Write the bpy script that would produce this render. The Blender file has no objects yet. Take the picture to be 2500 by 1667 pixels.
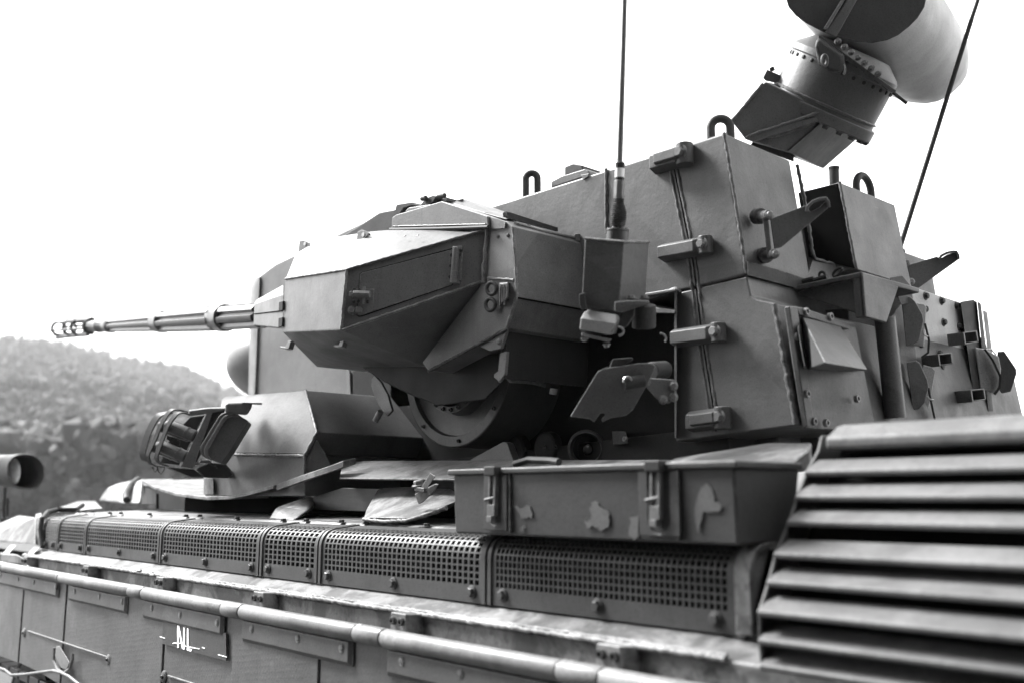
import bpy, bmesh, math, random
from mathutils import Vector, Matrix, noise
R = math.radians
random.seed(7)
scene = bpy.context.scene
coll = scene.collection

# ------------------------------------------------------------------ camera, sky, sun, exposure
F, CX, CY, CAMZ = 2357.0, 1250.0, 833.5, 1.6           # focal length in photo pixels, picture centre, eye height
PITCH, YAW = math.atan(379 / F), R(42.0)
cam_d = bpy.data.cameras.new('camera')
cam = bpy.data.objects.new('camera', cam_d)
coll.objects.link(cam)
cam_d.sensor_width = 36.0
cam_d.lens = 36.0 * F / 2500.0
cam_d.clip_start, cam_d.clip_end = 0.02, 6000
fwd = Vector((-math.cos(YAW) * math.cos(PITCH), math.sin(YAW) * math.cos(PITCH), math.sin(PITCH)))
cam.location = (0, 0, CAMZ)
cam.rotation_euler = fwd.to_track_quat('-Z', 'Y').to_euler()
cam_d.dof.use_dof = True
cam_d.dof.focus_distance = 3.15
cam_d.dof.aperture_fstop = 1.9
scene.camera = cam
scene.render.resolution_x, scene.render.resolution_y = 1024, 682

SUN_EL, SUN_AZ = R(45), Vector((-0.955, -0.29, 0)).normalized()    # hazy sun ahead of the vehicle, a little on the near side
world = bpy.data.worlds.new('World')
scene.world = world
world.use_nodes = True
wn, wl = world.node_tree.nodes, world.node_tree.links
wn.clear()
wo = wn.new('ShaderNodeOutputWorld'); wb = wn.new('ShaderNodeBackground')
sky = wn.new('ShaderNodeTexSky'); sky.sky_type = 'NISHITA'; sky.sun_disc = False
sky.sun_elevation = SUN_EL
sky.sun_rotation = math.atan2(SUN_AZ.x, SUN_AZ.y)
sky.air_density, sky.dust_density, sky.ozone_density = 1.0, 4.0, 1.0
bw = wn.new('ShaderNodeRGBToBW')
mixc = wn.new('ShaderNodeMix'); mixc.data_type = 'RGBA'; mixc.inputs[0].default_value = 0.7   # even cloud veil
mixc.inputs[7].default_value = (7, 7, 7, 1)
wl.new(sky.outputs[0], bw.inputs[0]); wl.new(bw.outputs[0], mixc.inputs[6])
wl.new(mixc.outputs[2], wb.inputs[0]); wb.inputs[1].default_value = 0.1
wl.new(wb.outputs[0], wo.inputs[0])

sun_d = bpy.data.lights.new('sun', 'SUN'); sun_d.energy = 2.6; sun_d.angle = R(18)
sun = bpy.data.objects.new('sun', sun_d); coll.objects.link(sun)
sun.location = (0, 0, 30)
sd = Vector((SUN_AZ.x * math.cos(SUN_EL), SUN_AZ.y * math.cos(SUN_EL), math.sin(SUN_EL)))
sun.rotation_euler = sd.to_track_quat('Z', 'Y').to_euler()

scene.view_settings.view_transform = 'Standard'
scene.view_settings.look = 'None'
scene.view_settings.exposure = 2.35
scene.view_settings.gamma = 1.0
scene.view_settings.use_curve_mapping = False

# ------------------------------------------------------------------ helpers
def ray(px, py):
    r = (px - CX) / F; u = -(py - CY) / F
    f = math.cos(PITCH) - math.sin(PITCH) * u; z = math.sin(PITCH) + math.cos(PITCH) * u
    return Vector((-f * math.cos(YAW) + r * math.sin(YAW), f * math.sin(YAW) + r * math.cos(YAW), z))

def P(px, py, x=None, y=None, z=None, d=None):
    """a photo pixel as a point on the plane x=, y= or z= (metres) or at view depth d"""
    v = ray(px, py)
    if y is not None: t = y / v.y
    elif x is not None: t = x / v.x
    elif z is not None: t = (z - CAMZ) / v.z
    else: t = d
    return Vector((v.x * t, v.y * t, CAMZ + v.z * t))

def PL(pts, **k):
    return [P(a, b, **k) for a, b in pts]

def PD(pts, d):
    """pixels on a plane facing the camera at depth d"""
    return [P(a, b, d=d) for a, b in pts]

VX, VY, VZ = Vector((1, 0, 0)), Vector((0, 1, 0)), Vector((0, 0, 1))

class MB:
    def __init__(s): s.bm = bmesh.new()
    def face(s, pts):
        vs = [s.bm.verts.new(p) for p in pts]
        return s.bm.faces.new(vs)
    def hull(s, pts):
        vs = [s.bm.verts.new(p) for p in pts]
        r = bmesh.ops.convex_hull(s.bm, input=vs, use_existing_faces=False)
        junk = [g for g in r['geom_interior'] + r['geom_unused'] if isinstance(g, bmesh.types.BMVert)]
        bmesh.ops.delete(s.bm, geom=list(set(junk)), context='VERTS')
        fs = [g for g in r['geom'] if isinstance(g, bmesh.types.BMFace) and g.is_valid]
        es = list({e for f in fs for e in f.edges})
        bmesh.ops.dissolve_limit(s.bm, angle_limit=R(2.5), verts=[], edges=es)
        return s
    def prism(s, pts, vec):
        vec = Vector(vec); n = len(pts)
        a = [s.bm.verts.new(p) for p in pts]; b = [s.bm.verts.new(p + vec) for p in pts]
        fs = [s.bm.faces.new(a), s.bm.faces.new(b[::-1])]
        for i in range(n):
            fs.append(s.bm.faces.new((a[i], b[i], b[(i + 1) % n], a[(i + 1) % n])))
        bmesh.ops.recalc_face_normals(s.bm, faces=fs)
        return s
    def box(s, c, size, rot=None):
        c = Vector(c); h = [v / 2 for v in size]
        m = rot.to_3x3() if rot else Matrix.Identity(3)
        return s.hull([c + m @ Vector((i * h[0], j * h[1], k * h[2])) for i in (-1, 1) for j in (-1, 1) for k in (-1, 1)])
    def bx(s, a, b):
        a, b = Vector(a), Vector(b)
        return s.box((a + b) / 2, [abs(v) for v in (b - a)])
    def ring(s, c, u, v, r, seg):
        return [s.bm.verts.new(c + u * (math.cos(2 * math.pi * i / seg) * r) + v * (math.sin(2 * math.pi * i / seg) * r)) for i in range(seg)]
    def lathe(s, p0, axis, prof, seg=28, caps=True, flute=None):
        """prof = [(distance along axis, radius)...]"""
        p0 = Vector(p0); ax = Vector(axis).normalized()
        u = ax.orthogonal().normalized(); v = ax.cross(u)
        rings = []
        for t, r in prof:
            rg = []
            for i in range(seg):
                a = 2 * math.pi * i / seg
                rr = r * (flute(a, t) if flute else 1)
                rg.append(s.bm.verts.new(p0 + ax * t + u * (math.cos(a) * rr) + v * (math.sin(a) * rr)))
            rings.append(rg)
        for a, b in zip(rings, rings[1:]):
            for i in range(seg):
                s.bm.faces.new((a[i], a[(i + 1) % seg], b[(i + 1) % seg], b[i]))
        if caps:
            s.bm.faces.new(rings[0][::-1]); s.bm.faces.new(rings[-1])
        return s
    def cyl(s, p0, p1, r, r1=None, seg=24):
        p0, p1 = Vector(p0), Vector(p1)
        return s.lathe(p0, p1 - p0, [(0, r), ((p1 - p0).length, r if r1 is None else r1)], seg)
    def tube(s, pts, r, seg=10, closed=False, jit=0, caps=True):
        pts = [Vector(p) for p in pts]; n = len(pts)
        rings = []; prev = None
        for i, p in enumerate(pts):
            if closed: t = pts[(i + 1) % n] - pts[i - 1]
            else: t = pts[min(i + 1, n - 1)] - pts[max(i - 1, 0)]
            t.normalize()
            if prev is None: u = t.orthogonal().normalized()
            else:
                u = prev - t * prev.dot(t)
                u = u.normalized() if u.length > 1e-6 else t.orthogonal().normalized()
            prev = u
            rr = (r[i] if isinstance(r, (list, tuple)) else r) * (1 + jit * (random.random() - .5) * 2)
            rings.append(s.ring(p, u, t.cross(u), rr, seg))
        m = n if closed else n - 1
        for k in range(m):
            a, b = rings[k], rings[(k + 1) % n]
            for i in range(seg):
                s.bm.faces.new((a[i], a[(i + 1) % seg], b[(i + 1) % seg], b[i]))
        if not closed and caps:
            s.bm.faces.new(rings[0][::-1]); s.bm.faces.new(rings[-1])
        return s
    def ribbon(s, pts, wvec, th):
        """flat strap: follows pts, wvec wide, th thick (towards the inside of the curve)"""
        n = len(pts); w = Vector(wvec) / 2; rows = []
        for i, p in enumerate(pts):
            t = (pts[min(i + 1, n - 1)] - pts[max(i - 1, 0)]).normalized()
            nn = t.cross(w).normalized() * th / 2
            rows.append([s.bm.verts.new(p + a * w + b * nn) for a, b in ((-1, -1), (1, -1), (1, 1), (-1, 1))])
        for a, b in zip(rows, rows[1:]):
            for i in range(4):
                s.bm.faces.new((a[i], a[(i + 1) % 4], b[(i + 1) % 4], b[i]))
        s.bm.faces.new(rows[0][::-1]); s.bm.faces.new(rows[-1])
        return s
    def ellipsoid(s, c, rx, ry, rz, seg=24):
        r = bmesh.ops.create_uvsphere(s.bm, u_segments=seg, v_segments=seg // 2, radius=1)
        for v in r['verts']:
            v.co = Vector((v.co.x * rx, v.co.y * ry, v.co.z * rz)) + Vector(c)
        return s
    def mesh(s, name, smooth=38):
        bmesh.ops.recalc_face_normals(s.bm, faces=s.bm.faces[:])
        me = bpy.data.meshes.new(name)
        s.bm.to_mesh(me); s.bm.free()
        if smooth:
            me.polygons.foreach_set('use_smooth', [True] * len(me.polygons))
            me.set_sharp_from_angle(angle=R(smooth))
        return me
    def build(s, name, mat, parent=None, bevel=0.003, smooth=38, seg=2):
        me = s.mesh(name, smooth)
        return link(name, me, mat, parent, bevel, seg)

def link(name, me, mat, parent=None, bevel=0, seg=2):
    if mat and not me.materials: me.materials.append(mat)
    o = bpy.data.objects.new(name, me)
    coll.objects.link(o)
    if parent: setp(o, parent)
    if bevel:
        b = o.modifiers.new('bevel', 'BEVEL'); b.width = bevel; b.segments = seg
        b.limit_method = 'ANGLE'; b.angle_limit = R(25); b.harden_normals = True; b.use_clamp_overlap = True
    return o

def setp(o, parent):
    o.parent = parent
    m = Matrix.Identity(4); q = parent
    while q:
        m = q.matrix_basis.copy() if q.parent is None else m
        q = q.parent
    # every mesh keeps world coordinates; only the top empty carries an offset
    if parent.parent is None: o.matrix_parent_inverse = m.inverted()

def tag(o, label=None, cat=None, group=None, kind=None):
    if label: o['label'] = label
    if cat: o['category'] = cat
    if group: o['group'] = group
    if kind: o['kind'] = kind
    return o

def hull_o(name, pts, mat, parent, bevel=.004): return MB().hull(pts).build(name, mat, parent, bevel)
def prism_o(name, pts, vec, mat, parent, bevel=.003): return MB().prism(pts, vec).build(name, mat, parent, bevel)

def resample(pts, step):
    out = [pts[0]]
    for a, b in zip(pts, pts[1:]):
        n = max(1, int((b - a).length / step))
        for i in range(1, n + 1): out.append(a.lerp(b, i / n))
    return out

def weld(pts, parent, r=.006, mat=None, name='weld_bead'):
    pts = resample(pts, .009)
    pts = [p + Vector((random.uniform(-1, 1), random.uniform(-1, 1), random.uniform(-1, 1))) * r * .18 for p in pts]
    return MB().tube(pts, r, 7, jit=.22).build(name, mat or PAINT, parent, 0, smooth=70)

_bolts = {}
def bolt_mesh(kind, mat):
    key = (kind, mat.name)
    if key in _bolts: return _bolts[key]
    b = MB()
    if kind == 'hex':       # unit size: radius 1, stands along +Z
        b.lathe((0, 0, 0), VZ, [(0, 1.45), (.18, 1.45), (.22, 1.4)], 16)
        b.lathe((0, 0, .2), VZ, [(0, 1), (.75, 1), (.9, .84)], 6)
    elif kind == 'round':
        b.lathe((0, 0, 0), VZ, [(0, 1), (.25, .97), (.45, .8), (.55, .4)], 14)
    elif kind == 'socket':
        b.lathe((0, 0, 0), VZ, [(0, 1), (.9, 1), (1, .92), (1, .55), (.4, .5)], 14)
    elif kind == 'ringed':  # flush bolt head in a shallow countersink ring
        b.lathe((0, 0, 0), VZ, [(0, 1.25), (.22, 1.25), (.22, 1.05), (.06, 1.0), (.06, .84), (.34, .8), (.4, .55)], 18)
    elif kind == 'slot':
        b.lathe((0, 0, 0), VZ, [(0, 1), (.3, .95), (.42, .8)], 14)
        b.box((0, 0, .43), (1.5, .22, .06))
    me = b.mesh('bolt', 40)
    me.materials.append(mat)
    _bolts[key] = me
    return me

def bolt(p, n, r, parent, kind='hex', mat=None, name='bolt', spin=None):
    o = bpy.data.objects.new(name, bolt_mesh(kind, mat or PAINT))
    coll.objects.link(o)
    q = Vector(n).to_track_quat('Z', 'Y').to_matrix()
    a = random.uniform(0, 1) if spin is None else spin
    m = Matrix.Translation(p) @ q.to_4x4() @ Matrix.Rotation(a, 4, 'Z') @ Matrix.Scale(r, 4)
    o.parent = parent
    if parent.parent is None: o.matrix_parent_inverse = parent.matrix_basis.inverted()
    o.matrix_basis = m
    return o

# ------------------------------------------------------------------ materials (all neutral: a black and white picture)
K = 1.5
def g(v): return (v, v, v, 1)

def paint(name, base, dark=None, rough=.42, camo=None, wear=.5, dirt=.42, bump=.35, grain=90, chips=.0, spec=.26, metal=0, stain=0):
    base *= K
    if dark: dark *= K
    m = bpy.data.materials.new(name); m.use_nodes = True
    N, L = m.node_tree.nodes, m.node_tree.links
    bs = N['Principled BSDF']
    geo = N.new('ShaderNodeNewGeometry')
    def noise_n(scale, detail=4, rough_=.55, vec=None, dist=0):
        n = N.new('ShaderNodeTexNoise'); n.inputs['Scale'].default_value = scale
        n.inputs['Detail'].default_value = detail; n.inputs['Roughness'].default_value = rough_
        n.inputs['Distortion'].default_value = dist
        L.new(vec or geo.outputs['Position'], n.inputs['Vector'])
        return n.outputs['Fac']
    def ramp(sock, a, b, va=0, vb=1):
        r = N.new('ShaderNodeMapRange'); r.inputs[1].default_value = a; r.inputs[2].default_value = b
        r.inputs[3].default_value = va; r.inputs[4].default_value = vb
        L.new(sock, r.inputs[0]); return r.outputs[0]
    def math_n(op, a, b):
        n = N.new('ShaderNodeMath'); n.operation = op
        for i, s in enumerate((a, b)):
            if isinstance(s, (int, float)): n.inputs[i].default_value = s
            else: L.new(s, n.inputs[i])
        return n.outputs[0]
    def mix(fac, a, b):
        n = N.new('ShaderNodeMix'); n.data_type = 'RGBA'
        if isinstance(fac, (int, float)): n.inputs[0].default_value = fac
        else: L.new(fac, n.inputs[0])
        for i, s in ((6, a), (7, b)):
            if isinstance(s, (int, float)): n.inputs[i].default_value = g(s)
            else: L.new(s, n.inputs[i])
        return n.outputs[2]
    col = mix(0, base, base)
    if camo == 'noise' and dark is not None:
        f = ramp(noise_n(1.15, 2, .5, dist=.4), .485, .505)
        col = mix(f, base, dark)
    elif camo:
        # painted diagonal bands: list of (direction vector, offset, half width)
        for dv, off, hw in camo:
            d = N.new('ShaderNodeVectorMath'); d.operation = 'DOT_PRODUCT'
            L.new(geo.outputs['Position'], d.inputs[0]); d.inputs[1].default_value = dv
            s = math_n('ABSOLUTE', math_n('SUBTRACT', d.outputs['Value'], off), 0)
            col = mix(ramp(s, hw - .003, hw + .003, 1, 0), col, dark)
    # broad fading, then streaks and dust
    col = mix(ramp(noise_n(3.2, 7, .66), .36, .70, 0, .62), col, base * 2.1)
    st = N.new('ShaderNodeMapping'); st.inputs['Scale'].default_value = (26, 26, 3.0)
    L.new(geo.outputs['Position'], st.inputs['Vector'])
    col = mix(ramp(noise_n(1.0, 5, .6, st.outputs[0]), .55, .8, 0, dirt), col, base * .45)
    col = mix(ramp(noise_n(38, 5, .65), .6, .78, 0, dirt), col, min(.5, base * 2.1))
    # rolled-steel grit and thin scratches
    col = mix(ramp(noise_n(330, 2, .5), .38, .68, 0, .38), col, base * 1.9)
    col = mix(ramp(noise_n(210, 2, .5), .55, .75, 0, .5), col, base * .4)
    sm = N.new('ShaderNodeMapping'); sm.inputs['Scale'].default_value = (9, 9, 160); sm.inputs['Rotation'].default_value = (R(18), R(27), 0)
    L.new(geo.outputs['Position'], sm.inputs['Vector'])
    col = mix(ramp(noise_n(1.0, 3, .6, sm.outputs[0]), .70, .74, 0, .35), col, min(.5, base * 2.6))
    if stain:
        big = ramp(noise_n(5.5, 7, .68, dist=.5), .46, .56)
        col = mix(math_n('MULTIPLY', big, stain), col, base * .22)
        col = mix(math_n('MULTIPLY', ramp(noise_n(26, 6, .7, dist=.4), .55, .63), stain * .8), col, base * .3)
    if chips:
        big = ramp(noise_n(3.2, 4, .6, dist=.6), .60, .615)
        fine = ramp(noise_n(17, 5, .7, dist=.8), .50, .53)
        col = mix(math_n('MULTIPLY', math_n('MULTIPLY', big, fine), chips), col, min(.6, base * 3.4))
    if wear:
        bv = N.new('ShaderNodeBevel'); bv.samples = 3; bv.inputs['Radius'].default_value = .006
        dt = N.new('ShaderNodeVectorMath'); dt.operation = 'DOT_PRODUCT'
        L.new(bv.outputs[0], dt.inputs[0]); L.new(geo.outputs['True Normal'], dt.inputs[1])
        e = ramp(dt.outputs['Value'], .97, .84)
        w = math_n('MULTIPLY', e, ramp(noise_n(42, 4, .7), .46, .60))
        col = mix(math_n('MULTIPLY', w, wear), col, min(.62, base * 4 + .12))
    L.new(col, bs.inputs['Base Color'])
    rr = ramp(noise_n(9, 5, .65), .3, .75, rough - .06, rough + .16)
    L.new(rr, bs.inputs['Roughness'])
    bs.inputs['Specular IOR Level'].default_value = spec
    bs.inputs['Metallic'].default_value = metal
    if bump:
        b1 = N.new('ShaderNodeBump'); b1.inputs['Strength'].default_value = bump; b1.inputs['Distance'].default_value = .0016
        h = math_n('ADD', noise_n(grain, 4, .6), math_n('ADD', math_n('MULTIPLY', noise_n(14, 3, .5), 1.8), math_n('MULTIPLY', noise_n(4.5, 2, .5), 5)))
        L.new(h, b1.inputs['Height'])
        L.new(b1.outputs[0], bs.inputs['Normal'])
    return m

def plain(name, base, rough=.5, metal=0, spec=.5, var=.3, scale=30):
    m = bpy.data.materials.new(name); m.use_nodes = True
    N, L = m.node_tree.nodes, m.node_tree.links
    bs = N['Principled BSDF']
    geo = N.new('ShaderNodeNewGeometry')
    n = N.new('ShaderNodeTexNoise'); n.inputs['Scale'].default_value = scale; n.inputs['Detail'].default_value = 5
    L.new(geo.outputs['Position'], n.inputs['Vector'])
    r = N.new('ShaderNodeMix'); r.data_type = 'RGBA'
    r.inputs[6].default_value = g(base * (1 - var)); r.inputs[7].default_value = g(base * (1 + var))
    L.new(n.outputs['Fac'], r.inputs[0]); L.new(r.outputs[2], bs.inputs['Base Color'])
    bs.inputs['Roughness'].default_value = rough; bs.inputs['Metallic'].default_value = metal
    bs.inputs['Specular IOR Level'].default_value = spec
    return m

LIGHT, DARK = .05, .02
PAINT = paint('paint_green', LIGHT, wear=.5)
PAINT_GUN = paint('paint_gun', .056, wear=.6, chips=0)
PAINT_DK = paint('paint_dark', DARK, wear=.55, spec=.12, rough=.55)
SHADE_BLK = paint('shade_black', .011, wear=.4, spec=.08, rough=.55)  # near-black that paints in the shade around and under the gun
PAINT_HULL = paint('paint_hull', .082, stain=.7, wear=.6, chips=.2, dirt=.45, rough=.46)
PAINT_BIN = paint('paint_bin', .02, wear=.5, chips=0, dirt=.4, rough=.45)
PAINT_SCR = paint('paint_screen', .027, wear=0, dirt=.4, bump=.2, rough=.4)
PAINT_RAIL = paint('paint_rail', .085, stain=.3, wear=.3, chips=.2, dirt=.4, rough=.36)
PAINT_LOUV = paint('paint_louvre', .065, stain=.3, wear=.3, dirt=.35, rough=.45)
def band(a, b, y, hw):
    p, q = P(*a, y=y), P(*b, y=y)
    n_ = Vector((-(q.z - p.z), 0, q.x - p.x)).normalized()
    return (tuple(n_), p.dot(n_), hw)
CAMO_T = [band((1432, 445), (1685, 690), 2.2, .035), ((0, 0, 1), P(1760, 668, y=2.2).z - .002, .030)]
def half(a, b, x, far=2.0):
    p, q = P(*a, x=x), P(*b, x=x)
    n_ = Vector((0, -(q.z - p.z), q.y - p.y)).normalized()
    if n_.z > 0: n_ = -n_
    return (tuple(n_), p.dot(n_) + far, far)
PAINT_CRA = paint('paint_cradle', .062, dark=.03, wear=.95, camo=[half((1325, 560), (1258, 650), -2.1)])
PAINT_TUR = paint('paint_turret', .039, dark=.025, wear=.45, bump=.45, grain=60,
                  camo=CAMO_T)
STEEL = plain('gun_steel', .10, .32, metal=.85, var=.25)
STEEL_DK = plain('dark_steel', .05, .4, metal=.3)
ALU = paint('radar_shell', .17, wear=.1, dirt=.25, rough=.38, bump=.15)
RUBBER = plain('rubber', .02, .65, spec=.25)
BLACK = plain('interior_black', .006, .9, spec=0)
LENS_GLINT = plain('lens_glint', .75, .25, metal=0, var=.6, scale=28)  # white diffuse lens, its bright reflection put into the colour
WHITE = paint('white_print', .8, wear=0, dirt=.2, bump=0, rough=.5)
WIRE = plain('wire', .5, .35, metal=.8)

# ------------------------------------------------------------------ ground, hill
def azi(px):           # horizontal angle of a photo column, from the forward axis, positive to the right
    v = ray(px, 1212); return math.atan2(v.x, v.y)
def elev(px, py):
    v = ray(px, py); return v.z / math.hypot(v.x, v.y)
RIDGE = 430.0
knots = sorted([(azi(-900), .05), (azi(-300), .13), (azi(0), elev(0, 818)), (azi(150), elev(150, 838)), (azi(300), elev(300, 876)),
                (azi(430), elev(430, 896)), (azi(550), elev(550, 950)), (azi(800), .075), (azi(1400), .045), (azi(2600), .035)])
def ridge_e(a):
    if a <= knots[0][0]: return knots[0][1]
    for (a0, e0), (a1, e1) in zip(knots, knots[1:]):
        if a <= a1: return e0 + (e1 - e0) * (a - a0) / (a1 - a0)
    return knots[-1][1]
def hill_h(a, r):
    top = max(1.0, ridge_e(a) * RIDGE - 5.0)
    t = (r - 95) / (RIDGE - 95)
    t = max(0, min(1.25, t))
    s = t ** 1.25 if t < 1 else 1 - (t - 1) * .35
    w = noise.noise(Vector((math.sin(a) * r / 60, math.cos(a) * r / 60, 3))) * 5 * min(1, t * 3)
    return max(-.4, top * s + w * (1 if t < .9 else max(0, 1 - (t - .9) * 6)) - .4)

GRASS = plain('grass_ground', .03, .9, var=.5, scale=.4)
SOIL = plain('hill_ground', .03, .95, var=.4, scale=.08)
gb = MB(); n = 96
gb.bm.faces.new([gb.bm.verts.new((math.cos(2 * math.pi * i / n) * 690, math.sin(2 * math.pi * i / n) * 690, 0)) for i in range(n)])
tag(gb.build('ground', GRASS, None, 0), kind='structure')

a_lo, a_hi = azi(-1000), azi(2800)
hb = MB(); NA, NR = 90, 36
grid = []
for i in range(NA + 1):
    a = a_lo + (a_hi - a_lo) * i / NA; row = []
    for j in range(NR + 1):
        r = 90 + (520 - 90) * j / NR
        row.append(hb.bm.verts.new((math.sin(a) * r, math.cos(a) * r, hill_h(a, r))))
    grid.append(row)
for i in range(NA):
    for j in range(NR):
        hb.bm.faces.new((grid[i][j], grid[i + 1][j], grid[i + 1][j + 1], grid[i][j + 1]))
tag(hb.build('hill', SOIL, None, 0, smooth=80), kind='structure')

# tree crowns: clumps of small lumpy leaf masses
LEAF = bpy.data.materials.new('foliage'); LEAF.use_nodes = True
N_, L_ = LEAF.node_tree.nodes, LEAF.node_tree.links
gi = N_.new('ShaderNodeNewGeometry'); nz = N_.new('ShaderNodeTexNoise'); nz.inputs['Scale'].default_value = .16; nz.inputs['Detail'].default_value = 6
L_.new(gi.outputs['Position'], nz.inputs['Vector'])
rp = N_.new('ShaderNodeMapRange'); rp.inputs[1].default_value = .35; rp.inputs[2].default_value = .65; rp.inputs[3].default_value = .010; rp.inputs[4].default_value = .028
L_.new(nz.outputs['Fac'], rp.inputs[0]); L_.new(rp.outputs[0], N_['Principled BSDF'].inputs['Base Color'])
N_['Principled BSDF'].inputs['Roughness'].default_value = .8
BARK = plain('bark', .05, .9)

_ib = bmesh.new(); bmesh.ops.create_icosphere(_ib, subdivisions=1, radius=1)
ICO_V = [v.co.copy() for v in _ib.verts]; ICO_F = [[v.index for v in f.verts] for f in _ib.faces]; _ib.free()

def crown(V, Fc, c, h, w, leaves, rnd, size=1.0):
    """uneven crown: a handful of lobes, each a loose shell of small leaf sprays over a dark core"""
    lobes = []
    for k in range(rnd.randint(5, 8)):
        a = rnd.uniform(0, 2 * math.pi); zz = rnd.uniform(.25, .9); t = rnd.uniform(.1, .62) * (1.1 - zz * .6)
        lobes.append((c[0] + math.cos(a) * w * t, c[1] + math.sin(a) * w * t, c[2] + zz * h, w * rnd.uniform(.38, .62)))
    lobes.append((c[0], c[1], c[2] + h * .82, w * .4))
    for lx, ly, lz, lr in lobes:
        b = len(V)
        for v in ICO_V:
            q = lr * rnd.uniform(.5, .85)
            V.append((lx + v.x * q, ly + v.y * q, lz + v.z * q))
        Fc.extend([[i + b for i in f] for f in ICO_F])
    for k in range(leaves):
        lx, ly, lz, lr = lobes[rnd.randrange(len(lobes))]
        d = Vector((rnd.gauss(0, 1), rnd.gauss(0, 1), rnd.gauss(.15, 1)))
        d.normalize()
        p = Vector((lx, ly, lz)) + d * lr * rnd.uniform(.78, 1.12)
        nn = (d + Vector((rnd.uniform(-.7, .7), rnd.uniform(-.7, .7), rnd.uniform(-.3, .9)))).normalized()
        u = nn.orthogonal().normalized(); v = nn.cross(u)
        an = rnd.uniform(0, 6.3); u, v = u * math.cos(an) + v * math.sin(an), v * math.cos(an) - u * math.sin(an)
        s_ = size * rnd.uniform(.6, 1.3)
        b = len(V)
        for x, y in ((-.5, -.15), (.05, -.42), (.55, -.05), (.2, .4), (-.3, .38)):
            q = p + u * x * s_ + v * y * s_
            V.append((q.x, q.y, q.z))
        Fc.append([b, b + 1, b + 2, b + 3, b + 4])

def raw(name, V, Fc, mat, parent=None):
    me = bpy.data.meshes.new(name)
    me.from_pydata(V, [], Fc); me.update()
    return link(name, me, mat, parent)

rnd = random.Random(3)
V, Fc = [], []
a_l, a_r = azi(-500), azi(1000)
count = 0
while count < 3400:
    a = rnd.uniform(a_l, a_r)
    r = math.sqrt(rnd.uniform(78 ** 2, 455 ** 2))
    if a > azi(720) and rnd.random() < .7: continue
    z = hill_h(a, r)
    h = rnd.uniform(5.0, 9.0) * (1.15 if rnd.random() < .15 else 1)
    w = h * rnd.uniform(.30, .46)
    crown(V, Fc, (math.sin(a) * r, math.cos(a) * r, z - h * .12), h, w, 40 if r > 260 else (70 if r > 170 else 160), rnd, 1.05 if r > 260 else .8)
    count += 1
tag(raw('forest', V, Fc, LEAF), 'hazy wooded hillside rising behind the tank', 'forest', kind='stuff')
# unseen trees added behind the camera to darken the tank's near sides
V, Fc = [], []
for k in range(16):
    x = -4.2 + k * 1.25 + rnd.uniform(-.3, .3); y = -4.6 - 1.0 * (k % 2) + max(0, x - 6) * .9 + rnd.uniform(-.4, .4)
    h = rnd.uniform(13, 17)
    crown(V, Fc, (x, y, -h * .18), h, 2.9, 420, rnd, .8)
tag(raw('shade_trees', V, Fc, LEAF), 'unseen wood edge added to shade the near side of the tank', 'shade_trees', kind='stuff')

# ================================================================== THE TANK
TCY = 3.03                                   # centre line of the vehicle
tank = bpy.data.objects.new('anti_aircraft_tank', None)
tank.location = (-3.0, TCY, 0); coll.objects.link(tank)
tag(tank, 'tracked anti-aircraft tank with twin-gun turret, radar drum and whip antennas', 'tank')

# ------------------------------------------------------------------ hull
def section(pts, x0, x1):
    return [Vector((x0, y, z)) for y, z in pts], Vector((x1 - x0, 0, 0))
hb = MB()
prof = [(1.462, .95), (1.462, 1.316), (1.57, 1.352), (1.66, 1.36), (1.66, 1.49), (1.70, 1.521), (2.0, 1.53), (4.06, 1.53),
        (4.36, 1.49), (4.40, 1.36), (4.6, 1.316), (4.6, .95), (4.0, .95), (4.0, .5), (2.06, .5), (2.06, .95)]
hb.prism(*section(prof, -5.22, .9))
# sloping bow
hb.hull([Vector((-5.22, y, z)) for y in (1.95, 4.1) for z in (.55, 1.52)] + [Vector((-7.2, y, z)) for y in (1.95, 4.1) for z in (.9, 1.05)])
hull = hb.build('hull', PAINT_HULL, tank, .006)
# front fender with its sloping cover
fb = MB()
fb.hull([P(-60, 1318, y=1.5), P(0, 1317, y=1.5), P(85, 1327, y=1.5), P(88, 1262, y=1.56), P(46, 1257, y=1.72), P(0, 1294, y=1.72), P(-60, 1300, y=1.75),
         P(85, 1327, y=1.95), P(88, 1262, y=1.95), P(46, 1257, y=1.95), P(-60, 1318, y=1.95)])
fender = fb.build('front_fender', PAINT_HULL, tank, .006)
bolt(P(32, 1303, y=1.58), (0, -.6, .8), .007, fender, 'round', STEEL_DK)
tb_ = MB().hull([P(87, 1262, y=1.53), P(87, 1330, y=1.52), P(101, 1333, y=1.52), P(101, 1258, y=1.55), P(101, 1250, y=1.62), P(87, 1254, y=1.62)])
tb_.build('end_plate', PAINT_HULL, fender, .004)
MB().tube([P(104, 1334, y=1.525), P(99, 1290, y=1.525), P(103, 1265, y=1.53), P(116, 1249, y=1.58), P(140, 1243, y=1.66), P(186, 1243, y=1.74), P(202, 1232, y=1.80)], .012, 8).build('rubber_seal', RUBBER, fender, 0)
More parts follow.
